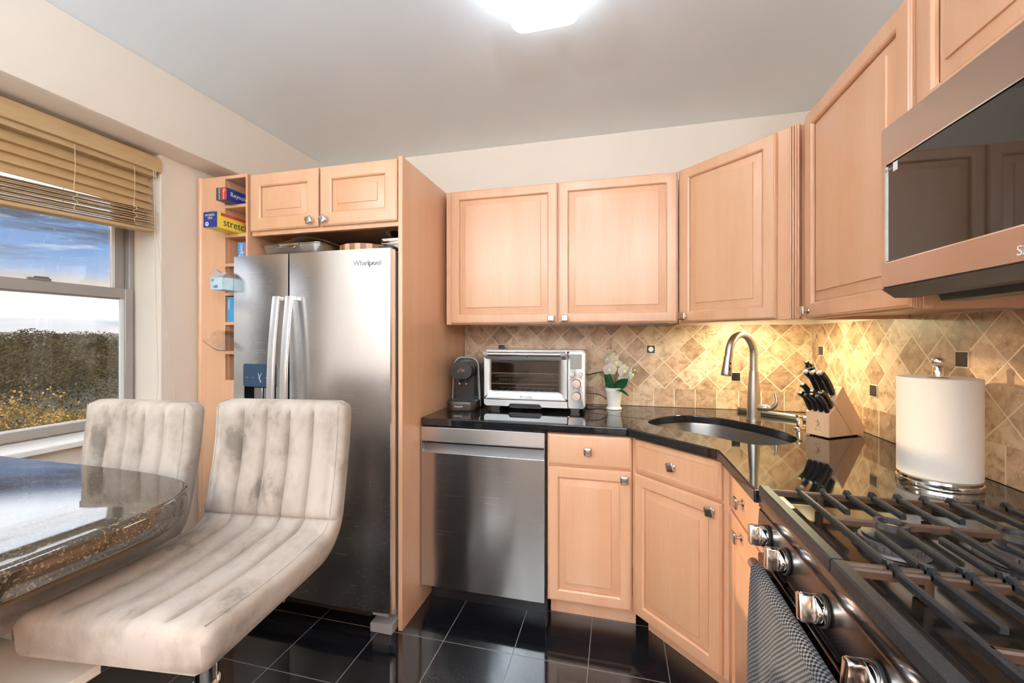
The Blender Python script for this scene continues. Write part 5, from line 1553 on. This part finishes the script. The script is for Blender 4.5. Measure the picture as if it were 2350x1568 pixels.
# ------------------------------------------------------------------ range
def stove():
    t = thing('gas_range', 'black stainless gas range with cast iron grates and a row of chunky knobs', 'gas range', (0.345, 1.166, 0), R90)
    W = 0.762; D = XR - 0.345 - 0.015
    bm = nb(); box(bm, 0.004, W - 0.004, 0.045, D, 0.05, 0.893); obj('body', bm, M['bsteel_d'], t, bevel=0.003)
    bm = nb()
    loft(bm, [[(W / 2 + a, D / 2 + 0.002 + b, z) for a, b in rrect(W - 2 * i, D - 0.006 - 2 * i, 0.012, 4)] for i, z in ((0.0, 0.8935), (0.0, 0.911), (0.003, 0.9145), (0.022, 0.9145), (0.030, 0.904), (0.05, 0.9025))])
    obj('cooktop', bm, M['enamel'], t, smooth=35)
    bm = nb(); prism(bm, [(0.010, 0.9165), (0.004, 0.914), (0.0015, 0.908), (0.0015, 0.8745), (0.003, 0.873), (0.043, 0.873), (0.043, 0.9165)], 'x', 0.0, W); obj('front_lip', bm, M['lipsteel'], t, smooth=50)
    bm = nb(); prism(bm, [(0.006, 0.8705), (0.002, 0.868), (-0.003, 0.795), (0.0, 0.787), (0.04, 0.787), (0.04, 0.8705)], 'x', 0.0, W); p = obj('control_panel', bm, M['bsteel_p'], t, smooth=30)
    for i, x in enumerate((0.066, 0.178, 0.342, 0.494, 0.604)):
        nrm = Vector((0, -1, 0.079)).normalized(); up = Vector((0, 0.079, 1)).normalized()
        c = Vector((x, -0.0022, 0.828))
        def disc(r0, q0, r1, q1, n=26):
            return [[c + nrm * q + (Vector((1, 0, 0)) * math.cos(2 * PI * k / n) + up * math.sin(2 * PI * k / n)) * r for k in range(n)] for r, q in ((r0, q0), (r1, q1))]
        bm = nb(); loft(bm, disc(0.0265, -0.001, 0.0265, 0.003)); kn = obj('knob', bm, M['rubber'], p)
        bm = nb()
        a = disc(0.0245, 0.0025, 0.0235, 0.015); b = disc(0.0225, 0.0168, 0.0215, 0.0175)
        loft(bm, a + b); obj('knob_skirt', bm, M['chrome'], kn, smooth=40)
        bm = nb(); tw = (0.25, 0.2, 0.35, 0.0, 0.1)[i]
        lp = []
        for s, q in ((1.0, 0.016), (1.0, 0.034), (0.92, 0.0375), (0.80, 0.038)):
            L = []
            for aa, bb in rrect(0.0185 * s, 0.046 * s, 0.005 * s, 3):
                ca, sa = math.cos(tw), math.sin(tw)
                L.append(c + nrm * q + Vector((1, 0, 0)) * (aa * ca - bb * sa) + up * (aa * sa + bb * ca))
            lp.append(L)
        loft(bm, lp); obj('knob_grip', bm, M['knobsteel'], kn, smooth=35)
    bm = nb(); prism(bm, [(0.0, 0.130), (-0.002, 0.135), (-0.002, 0.758), (0.0, 0.762), (0.043, 0.762), (0.043, 0.130)], 'x', 0.004, W - 0.004); d = obj('oven_door', bm, M['bsteel_d'], t, bevel=0.002)
    bm = nb(); box(bm, 0.09, W - 0.09, -0.0035, -0.0015, 0.24, 0.62); obj('oven_window', bm, M['blackglass'], d)
    bm = nb()
    for k in range(6):
        box(bm, 0.05 + 0.115 * k, 0.05 + 0.115 * k + 0.095, 0.006, 0.044, 0.7655, 0.770); box(bm, 0.05 + 0.115 * k, 0.05 + 0.115 * k + 0.095, 0.010, 0.044, 0.776, 0.7805)
    obj('vent_slot', bm, M['black'], t)
    bm = nb(); tube(bm, [(0.062, -0.030, 0.762), (0.064, -0.030, 0.762), (W - 0.064, -0.030, 0.762), (W - 0.062, -0.030, 0.762)], [0.010, 0.0125, 0.0125, 0.010], 16); h = obj('handle', bm, M['bsteel'], d)
    bm = nb()
    for x in (0.075, W - 0.105): box(bm, x, x + 0.03, -0.026, -0.001, 0.738, 0.757)
    obj('handle_mount', bm, M['bsteel_d'], h, bevel=0.003)
    bm = nb(); box(bm, 0.004, W - 0.004, 0.0, 0.043, 0.03, 0.126); obj('storage_drawer', bm, M['bsteel_d'], t, bevel=0.003)
    bm = nb()
    for x in (0.03, W - 0.06):
        for y in (0.08, D - 0.08): lathe(bm, [(0.015, 0), (0.015, 0.051)], (x, y, 0), 12)
    obj('levelling_foot', bm, M['black'], t)
    # burners
    for x in (0.235, 0.585):
        for y in (0.152, 0.345):
            big = y < 0.2
            bm = nb(); lathe(bm, [(0.058, 0.9035), (0.056, 0.908), (0.050, 0.909)], (x, y, 0), 32); b = obj('burner', bm, M['burner'], t)
            bm = nb()
            n = 30; r0 = 0.047 if big else 0.038
            lathe(bm, [(r0, 0.9085), (r0, 0.920), (r0 - 0.004, 0.921)], (x, y, 0), 40)
            for k in range(n):
                a = 2 * PI * k / n
                cx, cy = x + (r0 + 0.001) * math.cos(a), y + (r0 + 0.001) * math.sin(a)
                box(bm, cx - 0.0011, cx + 0.0011, cy - 0.0011, cy + 0.0011, 0.9095, 0.917)
            obj('burner_head', bm, M['burner'], b)
            bm = nb(); lathe(bm, [(r0 - 0.006, 0.9205), (r0 - 0.005, 0.9265), (r0 - 0.010, 0.929), (0.001, 0.930)], (x, y, 0), 36); obj('burner_cap', bm, M['iron'], b, smooth=40)
    # grates
    zt = 0.951
    def bar(bm, a, b, w=0.0045, h=0.012, drop=0.0):
        a, b = Vector((a[0], a[1], 0)), Vector((b[0], b[1], 0))
        d = (b - a).normalized(); s = Vector((-d.y, d.x, 0))
        lp = []
        for p in (a, b):
            lp.append([p + s * u + Vector((0, 0, zt - drop + v)) for u, v in ((-w, -h), (w, -h), (w, -0.003), (w * 0.55, 0), (-w * 0.55, 0), (-w, -0.003))])
        loft(bm, lp)
    ys = [0.060 + 0.047 * k for k in range(9)] + [0.483, 0.530]
    for gx0, gx1, cx in ((0.076, 0.409, 0.235), (0.413, 0.746, 0.585)):
        bm = nb()
        # broad front rail
        lp = []
        for x in (gx0, gx1):
            lp.append([(x, -0.010 + u, z) for u, z in ((-0.011, 0.928), (0.011, 0.928), (0.011, zt - 0.003), (0.008, zt), (-0.008, zt), (-0.011, zt - 0.003))])
        loft(bm, lp)
        for x in (gx0 + 0.02, gx1 - 0.035): box(bm, x, x + 0.025, -0.002, 0.010, 0.9170, 0.929)
        g = obj('grate', bm, M['iron'], t, smooth=30)
        bm = nb(); bar(bm, (gx0 + 0.005, -0.014), (gx0 + 0.005, 0.55), 0.005, 0.013, 0.006); bar(bm, (gx1 - 0.005, -0.014), (gx1 - 0.005, 0.55), 0.005, 0.013, 0.006); bar(bm, (gx0, 0.545), (gx1, 0.545), 0.006, 0.014)
        bar(bm, (cx, 0.060), (cx, 0.130)); bar(bm, (cx, 0.174), (cx, 0.320)); bar(bm, (cx, 0.366), (cx, 0.53))
        for x in (gx0 + 0.005, gx1 - 0.005):
            for y in (0.10, 0.30, 0.52): box(bm, x - 0.006, x + 0.006, y - 0.006, y + 0.006, 0.9045, 0.94)
        obj('grate_frame', bm, M['iron_rust'], g, smooth=30)
        for k, y in enumerate(ys):
            kind = k % 4      # 0 full, 1 short, 2 ring, 3 short
            ea, eb = gx0 + 0.002, gx1 - 0.002
            def end(bm, x, s):
                # bars arch down to the frame at their ends
                loft(bm, [[(x + s * u, y + v, zz) for v, zz in ((-0.0045, z - 0.012), (0.0045, z - 0.012), (0.0045, z), (-0.0045, z))] for u, z in ((0.012, zt + 0.001), (0.0, zt + 0.004), (-0.006, zt - 0.004), (-0.008, zt - 0.012))])
            if kind == 0:
                bm = nb(); bar(bm, (ea + 0.008, y), (eb - 0.008, y)); end(bm, ea, 1); end(bm, eb, -1)
                obj('grate_bar', bm, M['iron'], g, smooth=30)
            else:
                ga = 0.022 if kind == 2 else 0.049
                bm = nb(); bar(bm, (ea + 0.008, y), (cx - ga, y)); end(bm, ea, 1); obj('grate_bar', bm, M['iron'], g, smooth=30)
                bm = nb(); bar(bm, (cx + ga, y), (eb - 0.008, y)); end(bm, eb, -1); obj('grate_bar', bm, M['iron'], g, smooth=30)
            if kind == 2:
                bm = nb(); lp = []
                for q in range(24):
                    a = 2 * PI * q / 24
                    lp.append([(cx + r * math.cos(a), y + r * math.sin(a), z) for r, z in ((0.0185, zt - 0.010), (0.0275, zt - 0.010), (0.0265, zt), (0.0195, zt))])
                loft(bm, lp, False, False, True, True); obj('grate_ring', bm, M['iron'], g, smooth=30)
M['knobsteel'] = mat('polished_knob_metal', (0.66, 0.63, 0.60), 0.16, metal=1.0)
stove()

def towel():
    # hangs over the oven door handle
    X, Z = 0.315, 0.762
    bm = nb(); uvl = bm.loops.layers.uv.new('uv')
    y0, y1 = 1.070, 0.56
    prof = [(0.0155, -0.30)]
    for i in range(9):
        a = -0.15 + (PI + 0.3) * i / 8
        prof.append((0.0145 * math.cos(a), 0.0145 * math.sin(a)))
    prof += [(-0.0165, -0.04), (-0.019, -0.12), (-0.021, -0.22), (-0.022, -0.32), (-0.020, -0.44)]
    nu = 40
    G = []
    S = [0]
    for i in range(1, len(prof)): S.append(S[-1] + math.hypot(prof[i][0] - prof[i - 1][0], prof[i][1] - prof[i - 1][1]))
    for i in range(nu + 1):
        u = i / nu
        y = y0 + (y1 - y0) * u
        row = []
        for j, (a, b) in enumerate(prof):
            wv = 0.0032 * math.sin(u * 21 + 0.6) * min(1, max(0, -b) / 0.12) if a < 0 else 0
            row.append(bm.verts.new((X + a - max(0, wv) * 1.5, y + (0.01 * math.sin(3 * b + u)) * (1 if b < 0 else 0), Z + b)))
        G.append(row)
    for i in range(nu):
        for j in range(len(prof) - 1):
            f = face(bm, (G[i][j], G[i + 1][j], G[i + 1][j + 1], G[i][j + 1]))
            for lp, (p, q) in zip(f.loops, ((i, j), (i + 1, j), (i + 1, j + 1), (i, j + 1))):
                lp[uvl].uv = ((y0 - y1) * p / nu / 0.0050, S[q] / 0.0050)
    bmesh.ops.solidify(bm, geom=bm.faces[:], thickness=-0.002)
    o = obj('dish_towel', bm, M['weave'], None, smooth=60)
    tag(o, 'grey black-and-white woven tea towel folded over the oven handle', 'towel')
towel()

# ------------------------------------------------------------------ stools and table
def make_stool():
    t = thing('bar_stool', 'beige channel-tufted velvet bar stool nearest the dishwasher, seat fully in view', 'bar stool', (0, 0, 0), 0, 'velvet bar stools at the table')
    ZS = 0.752
    # paired inner / outer outline of the shell, side view
    prs = []
    n = 26
    for i in range(n + 1):
        u = i / n
        y = -0.225 + 0.385 * u
        z = -0.010 * math.sin(PI * u) + (0.006 * (1 - u))
        prs.append(((y, z), (-0.225 + 0.355 * u, -0.078 + 0.002 * u)))
    m = 9
    for i in range(1, m + 1):
        a = -PI / 2 + (PI / 2 - 0.09) * i / m
        inn = (0.160 + 0.045 * math.cos(a), 0.045 + 0.045 * math.sin(a))
        b = -PI / 2 + (PI / 2 - 0.09) * i / m
        ou = (0.130 + 0.135 * math.cos(b), 0.058 + 0.134 * math.sin(b))
        prs.append((inn, ou))
    (iy, iz), (oy, oz) = prs[-1]
    nbk = 24
    split = len(prs) - 3
    for i in range(1, nbk + 1):
        u = i / nbk
        prs.append(((iy + 0.046 * u + 0.010 * math.sin(PI * u), iz + (0.353 - iz) * u), (oy + 0.046 * u + 0.006 * math.sin(PI * u), oz + (0.350 - oz) * u)))
    hw = 0.213; bord = 0.024; NC = 5
    cw = 2 * (hw - bord) / NC
    xs = [-hw, -hw + 0.004, -hw + 0.010, -hw + 0.017]
    for c in range(NC):
        for k in range(12): xs.append(-hw + bord + cw * (c + k / 12))
    xs += [hw - bord, hw - 0.017, hw - 0.010, hw - 0.004, hw]
    nV = len(prs)
    loops = []
    for v, (pi, po) in enumerate(prs):
        a, b = prs[max(v - 1, 0)][0], prs[min(v + 1, nV - 1)][0]
        tx, tz = b[0] - a[0], b[1] - a[1]
        l = math.hypot(tx, tz); ny, nz = -tz / l, tx / l
        dF = min(math.hypot(pi[0] - prs[0][0][0], pi[1] - prs[0][0][1]), math.hypot(pi[0] - prs[-1][0][0], pi[1] - prs[-1][0][1]))
        fade = min(1.0, max(0.0, (dF - 0.022) / 0.012))
        endr = 0.016 * (1 - min(1, dF / 0.022)) ** 2
        rc = 0.030 if v > split else 0.009
        shr = rc - math.sqrt(max(0.0, rc * rc - max(0.0, rc - dF) ** 2))
        kx = (hw - shr) / hw
        # seam between seat and back
        ds = abs(v - split)
        seam = 0.006 * max(0, 1 - ds / 1.5)
        lp = []
        for x in xs:
            e = hw - abs(x)
            if e < bord: h = -0.012 * (1 - e / 0.017) ** 2 if e < 0.017 else 0.0
            else:
                s = abs(math.sin(PI * ((x + hw - bord) / cw)))
                h = 0.025 * fade * (s ** 0.38) - 0.016 * fade
            h -= endr + seam
            lp.append((x * kx, pi[0] + ny * h, ZS + pi[1] + nz * h))
        mid = lambda q: (pi[0] * (1 - q) + po[0] * q, pi[1] * (1 - q) + po[1] * q)
        for x, q in ((hw + 0.0015, 0.35), (hw + 0.001, 0.70), (hw - 0.003, 0.93), (hw - 0.014, 1.0), (0.0, 1.0), (-hw + 0.014, 1.0), (-hw + 0.003, 0.93), (-hw - 0.001, 0.70), (-hw - 0.0015, 0.35)):
            y, z = mid(q)
            lp.append((x * kx, y, ZS + z))
        loops.append(lp)
    bm = nb(); loft(bm, loops[:split + 1]); seat = obj('seat', bm, M['velvet'], t, smooth=70)
    bm = nb(); loft(bm, loops[split:]); back = obj('backrest', bm, M['velvet'], t, smooth=70)
    # stitched piping round the channels
    def pip(rows, par):
        for sx in (-1, 1):
            bm = nb()
            pts = []
            for v in rows:
                pi, po = prs[v]
                a, b = prs[max(v - 1, 0)][0], prs[min(v + 1, nV - 1)][0]
                tx, tz = b[0] - a[0], b[1] - a[1]; l = math.hypot(tx, tz)
                pts.append((sx * (hw - 0.0165), pi[0] - tz / l * 0.0003, ZS + pi[1] + tx / l * 0.0003))
            tube(bm, pts, 0.0014, 5)
            obj('piping', bm, M['velvet'], par, smooth=60)
    pip(range(1, split), seat); pip(range(split + 1, nV - 1), back)
    bm = nb(); lathe(bm, [(0.205, 0.0), (0.208, 0.004), (0.198, 0.012), (0.10, 0.020), (0.040, 0.034), (0.034, 0.045)], (0, 0, 0), 40); obj('base', bm, M['chrome'], t, smooth=40)
    bm = nb(); lathe(bm, [(0.031, 0.04), (0.031, 0.46), (0.029, 0.465)], (0, 0, 0), 28); p = obj('post', bm, M['chrome'], t)
    bm = nb(); lathe(bm, [(0.0245, 0.462), (0.0245, 0.66)], (0, 0, 0), 24); obj('gas_lift', bm, M['chrome'], p)
    bm = nb(); tube(bm, smoothpath([(-0.024, -0.02, 0.30), (-0.14, -0.06, 0.30), (-0.15, -0.19, 0.30), (0.0, -0.215, 0.30), (0.15, -0.19, 0.30), (0.14, -0.06, 0.30), (0.024, -0.02, 0.30)], 6), 0.010, 10); obj('footrest', bm, M['chrome'], t, smooth=60)
    bm = nb(); box(bm, -0.09, 0.09, -0.09, 0.09, 0.656, 0.6735); obj('seat_plate', bm, M['black'], t, bevel=0.003)
    bm = nb(); tube(bm, smoothpath([(0.03, 0.02, 0.655), (0.12, 0.04, 0.652), (0.17, 0.05, 0.640)], 4), 0.005, 8); obj('lever', bm, M['chrome'], t)
    return t
def copy_tree(o, parent=None):
    c = o.copy(); COL.objects.link(c)
    c.parent = parent
    for ch in list(o.children): copy_tree(ch, c)
    return c
s1 = make_stool()
s2 = copy_tree(s1)
s1.location = (-0.966, 0.806, 0); s1.rotation_euler = (0, 0, math.radians(6.5))
s2.location = (-1.464, 0.738, 0); s2.rotation_euler = (0, 0, math.radians(1.1))
for ch in s2.children:            # this one is let down a little
    if ch.name.split('.')[0] in ('seat', 'backrest', 'seat_plate', 'lever'): ch.location.z -= 0.010
s2['label'] = 'beige channel-tufted velvet bar stool under the window, half hidden by the table'

def table():
    t = thing('table', 'speckled brown-black granite table with rounded corners jutting from the window wall', 'table', (-1.5, 0.4, 0))
    o = Vector((-1.5, 0.4))
    P = [(-2.03, -0.55), (-1.09, -0.55), (-1.02, -0.53), (-0.99, -0.46), (-0.985, 0.30), (-0.987, 0.55), (-0.990, 0.67), (-1.003, 0.745), (-1.035, 0.812), (-1.090, 0.862), (-1.165, 0.892), (-1.28, 0.910), (-1.43, 0.918), (-1.70, 0.922), (-2.03, 0.922)]
    V = smoothpath([(a, b, 0) for a, b in P], 4)
    poly = [(v.x - o.x, v.y - o.y) for v in V]
    loops = []
    def inset(pl, d):
        out = []
        n = len(pl)
        for i in range(n):
            a, b = Vector(pl[i - 1]), Vector(pl[(i + 1) % n])
            tt = (b - a).normalized()
            out.append((pl[i][0] - tt.y * d, pl[i][1] + tt.x * d))
        return out
    for d, z in ((0.010, 0.850), (0.002, 0.856), (0.0, 0.870), (0.0, 0.898), (0.003, 0.908), (0.010, 0.9135), (0.014, 0.914)):
        loops.append([(a, b, z) for a, b in inset(poly, d)])
    bm = nb(); loft(bm, loops); obj('tabletop', bm, M['granite_brown'], t, smooth=40)
    bm = nb(); loft(bm, [[(a, b, z) for a, b in inset(poly, 0.030)] for z in (0.832, 0.8498)]); obj('sub_top', bm, M['darkwood2'], t)
    for x, y in ((-1.16, -0.40), (-1.95, -0.40), (-1.95, 0.80)):
        bm = nb(); cyl(bm, (x - o.x, y - o.y, 0.0), (x - o.x, y - o.y, 0.832), 0.03); obj('leg', bm, M['black'], t)
M['darkwood2'] = wood_mat('brown_plywood', (0.13, 0.075, 0.035), (0.09, 0.05, 0.024), 0.5, (8, 0.8, 8), 0.1)
table()

def low_unit():
    t = thing('storage_unit', 'low cupboard with a pale wooden top board pushed under the granite table', 'storage unit', (-1.40, 0.30, 0))
    bm = nb(); box(bm, -0.42, 0.362, -0.45, 0.338, 0.598, 0.620); obj('top_board', bm, M['board'], t, bevel=0.003)
    bm = nb(); box(bm, -0.40, 0.345, -0.43, 0.190, 0.02, 0.597); obj('body', bm, M['black'], t, bevel=0.003)
    bm = nb(); box(bm, 0.368, 0.412, -0.42, 0.330, 0.545, 0.585); obj('worn_rail', bm, M['darkwood'], t, bevel=0.004)
    bm = nb(); box(bm, 0.340, 0.372, -0.30, -0.27, 0.55, 0.58); box(bm, 0.340, 0.372, 0.15, 0.18, 0.55, 0.58); obj('rail_bracket', bm, M['black'], t)
    bm = nb()
    for x in (-0.38, 0.30):
        for y in (-0.41, 0.14): box(bm, x, x + 0.04, y, y + 0.04, 0, 0.0205)
    obj('foot', bm, M['black'], t)
low_unit()

# ------------------------------------------------------------------ outdoors
def outdoors():
    def leaf_mat(name, cols):
        m = mat(name, cols[0], 0.8)
        N, L = m.node_tree.nodes, m.node_tree.links
        b = N['Principled BSDF']
        tc = N.new('ShaderNodeTexCoord'); n = N.new('ShaderNodeTexNoise'); n.inputs['Scale'].default_value = 1.1; n.inputs['Detail'].default_value = 4
        L.new(tc.outputs['Object'], n.inputs['Vector'])
        rp = N.new('ShaderNodeValToRGB')
        e = rp.color_ramp.elements
        e[0].position = 0.35; e[0].color = (*cols[0], 1)
        e[1].position = 0.68; e[1].color = (*cols[-1], 1)
        if len(cols) > 2:
            k = e.new(0.52); k.color = (*cols[1], 1)
        L.new(n.outputs[0], rp.inputs[0]); L.new(rp.outputs[0], b.inputs['Base Color'])
        tl = N.new('ShaderNodeBsdfTranslucent'); L.new(rp.outputs[0], tl.inputs[0])
        mx = N.new('ShaderNodeMixShader'); mx.inputs[0].default_value = 0.45
        L.new(b.outputs[0], mx.inputs[1]); L.new(tl.outputs[0], mx.inputs[2])
        L.new(mx.outputs[0], N['Material Output'].inputs[0])
        return m
    dark = leaf_mat('dark_winter_foliage', ((0.030, 0.022, 0.008), (0.060, 0.043, 0.015), (0.11, 0.078, 0.028)))
    gold = leaf_mat('golden_foliage', ((0.040, 0.027, 0.009), (0.22, 0.135, 0.035), (0.75, 0.46, 0.13)))
    bark = mat('bark', (0.10, 0.075, 0.05), 0.9)
    soil = mat('dry_grass_ground', (0.026, 0.021, 0.010), 0.95, noise=0.6, nscale=0.25)
    def gz(x, y):
        d = -x
        return -5.5 + 0.4 * math.sin(x * 0.11) * math.cos(y * 0.09) + max(0, d - 60) * 0.05
    bm = nb(); n = 40
    G = [[bm.verts.new((-14 - 230 * (i / n) ** 1.5, -170 + 400 * j / n, gz(-14 - 230 * (i / n) ** 1.5, -170 + 400 * j / n))) for j in range(n + 1)] for i in range(n + 1)]
    for i in range(n):
        for j in range(n): face(bm, (G[i][j], G[i + 1][j], G[i + 1][j + 1], G[i][j + 1]))
    struct('terrain', bm, soil, smooth=60)
    rng = random.Random(11)
    def crown(nl, rx, rz, ls, bumps):
        bm = nb()
        blobs = [(Vector((rng.gauss(0, rx * 0.42), rng.gauss(0, rx * 0.42), rng.uniform(-0.35, 0.42) * rz)), rng.uniform(0.32, 0.55)) for _ in range(bumps)]
        for _ in range(nl):
            c, s = rng.choice(blobs)
            d = Vector((rng.gauss(0, 1), rng.gauss(0, 1), rng.gauss(0, 1))).normalized() * rng.uniform(0.75, 1.05)
            p = c + Vector((d.x * rx * s, d.y * rx * s, d.z * rz * s * 0.8))
            q = Vector((rng.gauss(0, 1), rng.gauss(0, 1), rng.gauss(0, 1))).normalized(); r = q.orthogonal().normalized()
            k = ls * rng.uniform(0.6, 1.3)
            face(bm, [bm.verts.new(p + q * k), bm.verts.new(p + r * k), bm.verts.new(p - q * k), bm.verts.new(p - r * k)])
        me = bpy.data.meshes.new('crown'); bm.to_mesh(me); bm.free()
        return me
    def trunk(h, r):
        bm = nb(); tube(bm, [(0, 0, -h), (0.05 * h, 0, -h * 0.5), (0, 0.03 * h, 0)], [r, r * 0.8, r * 0.4], 8)
        for k in range(6):
            a = k * 1.05; tube(bm, [(0, 0, -h * 0.3), (0.35 * h * math.cos(a), 0.35 * h * math.sin(a), 0.25 * h)], [r * 0.4, r * 0.1], 5)
        me = bpy.data.meshes.new('trunk'); bm.to_mesh(me); bm.free()
        return me
    crowns = [crown(4500, 5.0, 5.0, 0.15, 14) for _ in range(3)]
    for c in crowns: c.materials.append(dark)
    tr = trunk(5.0, 0.35); tr.materials.append(bark)
    spots = []
    for row, (d, n) in enumerate(((126, 8), (141, 9), (157, 10))):
        for k in range(n):
            ang = math.radians(-10 + 56 * (k + 0.25 + 0.33 * row) / n)      # bearing measured from -X toward +Y
            spots.append((-d * math.cos(ang), d * math.sin(ang), d))
    for k, (x, y, d) in enumerate(spots):
        top = 1.295 + d * (0.014 + 0.010 * rng.random()) + (2.6 if k in (3, 10) else 0)
        t = thing('tree', 'dark bare-brown tree in the distant treeline beyond the window', 'tree', (x, y, top - 5.0), rng.uniform(0, 6), 'trees on the skyline outside the window')
        c = bpy.data.objects.new('crown', crowns[k % 3]); COL.objects.link(c); c.parent = t
        c.scale = (rng.uniform(1.0, 1.25), rng.uniform(1.0, 1.25), rng.uniform(0.9, 1.1))
        b = bpy.data.objects.new('trunk', tr); COL.objects.link(b); b.parent = t
        b.scale = (1, 1, 1.6)
    # tangled scrub filling the slope between the building and the treeline
    def scrub(name, label, m, n, d0, d1, hmax, ls, seed):
        r = random.Random(seed)
        bm = nb()
        for _ in range(n):
            ang = math.radians(r.uniform(-12, 46)); u = r.random(); d = d0 + (d1 - d0) * u
            x, y = -d * math.cos(ang), d * math.sin(ang)
            hh = hmax * (0.55 + 0.45 * math.sin(x * 0.35) * math.sin(y * 0.31))
            z = gz(x, y) + r.random() ** 0.6 * hh
            q = Vector((r.gauss(0, 1), r.gauss(0, 1), r.gauss(0, 1))).normalized(); s = q.orthogonal().normalized()
            k = ls * r.uniform(0.5, 1.4) * (0.5 + 0.8 * u)
            p = Vector((x, y, z))
            face(bm, [bm.verts.new(p + q * k), bm.verts.new(p + s * k * 0.6), bm.verts.new(p - q * k), bm.verts.new(p - s * k * 0.6)])
        o = obj(name, bm, m, None, smooth=0)
        o['label'] = label; o['category'] = 'undergrowth'; o['kind'] = 'stuff'
    scrub('woodland_undergrowth', 'mass of dark leafless woodland on the far slope outside the window', dark, 70000, 56, 116, 5.6, 0.24, 5)
    scrub('golden_undergrowth', 'golden autumn scrub in the foreground outside the window', gold, 60000, 24, 53, 3.6, 0.085, 6)
outdoors()
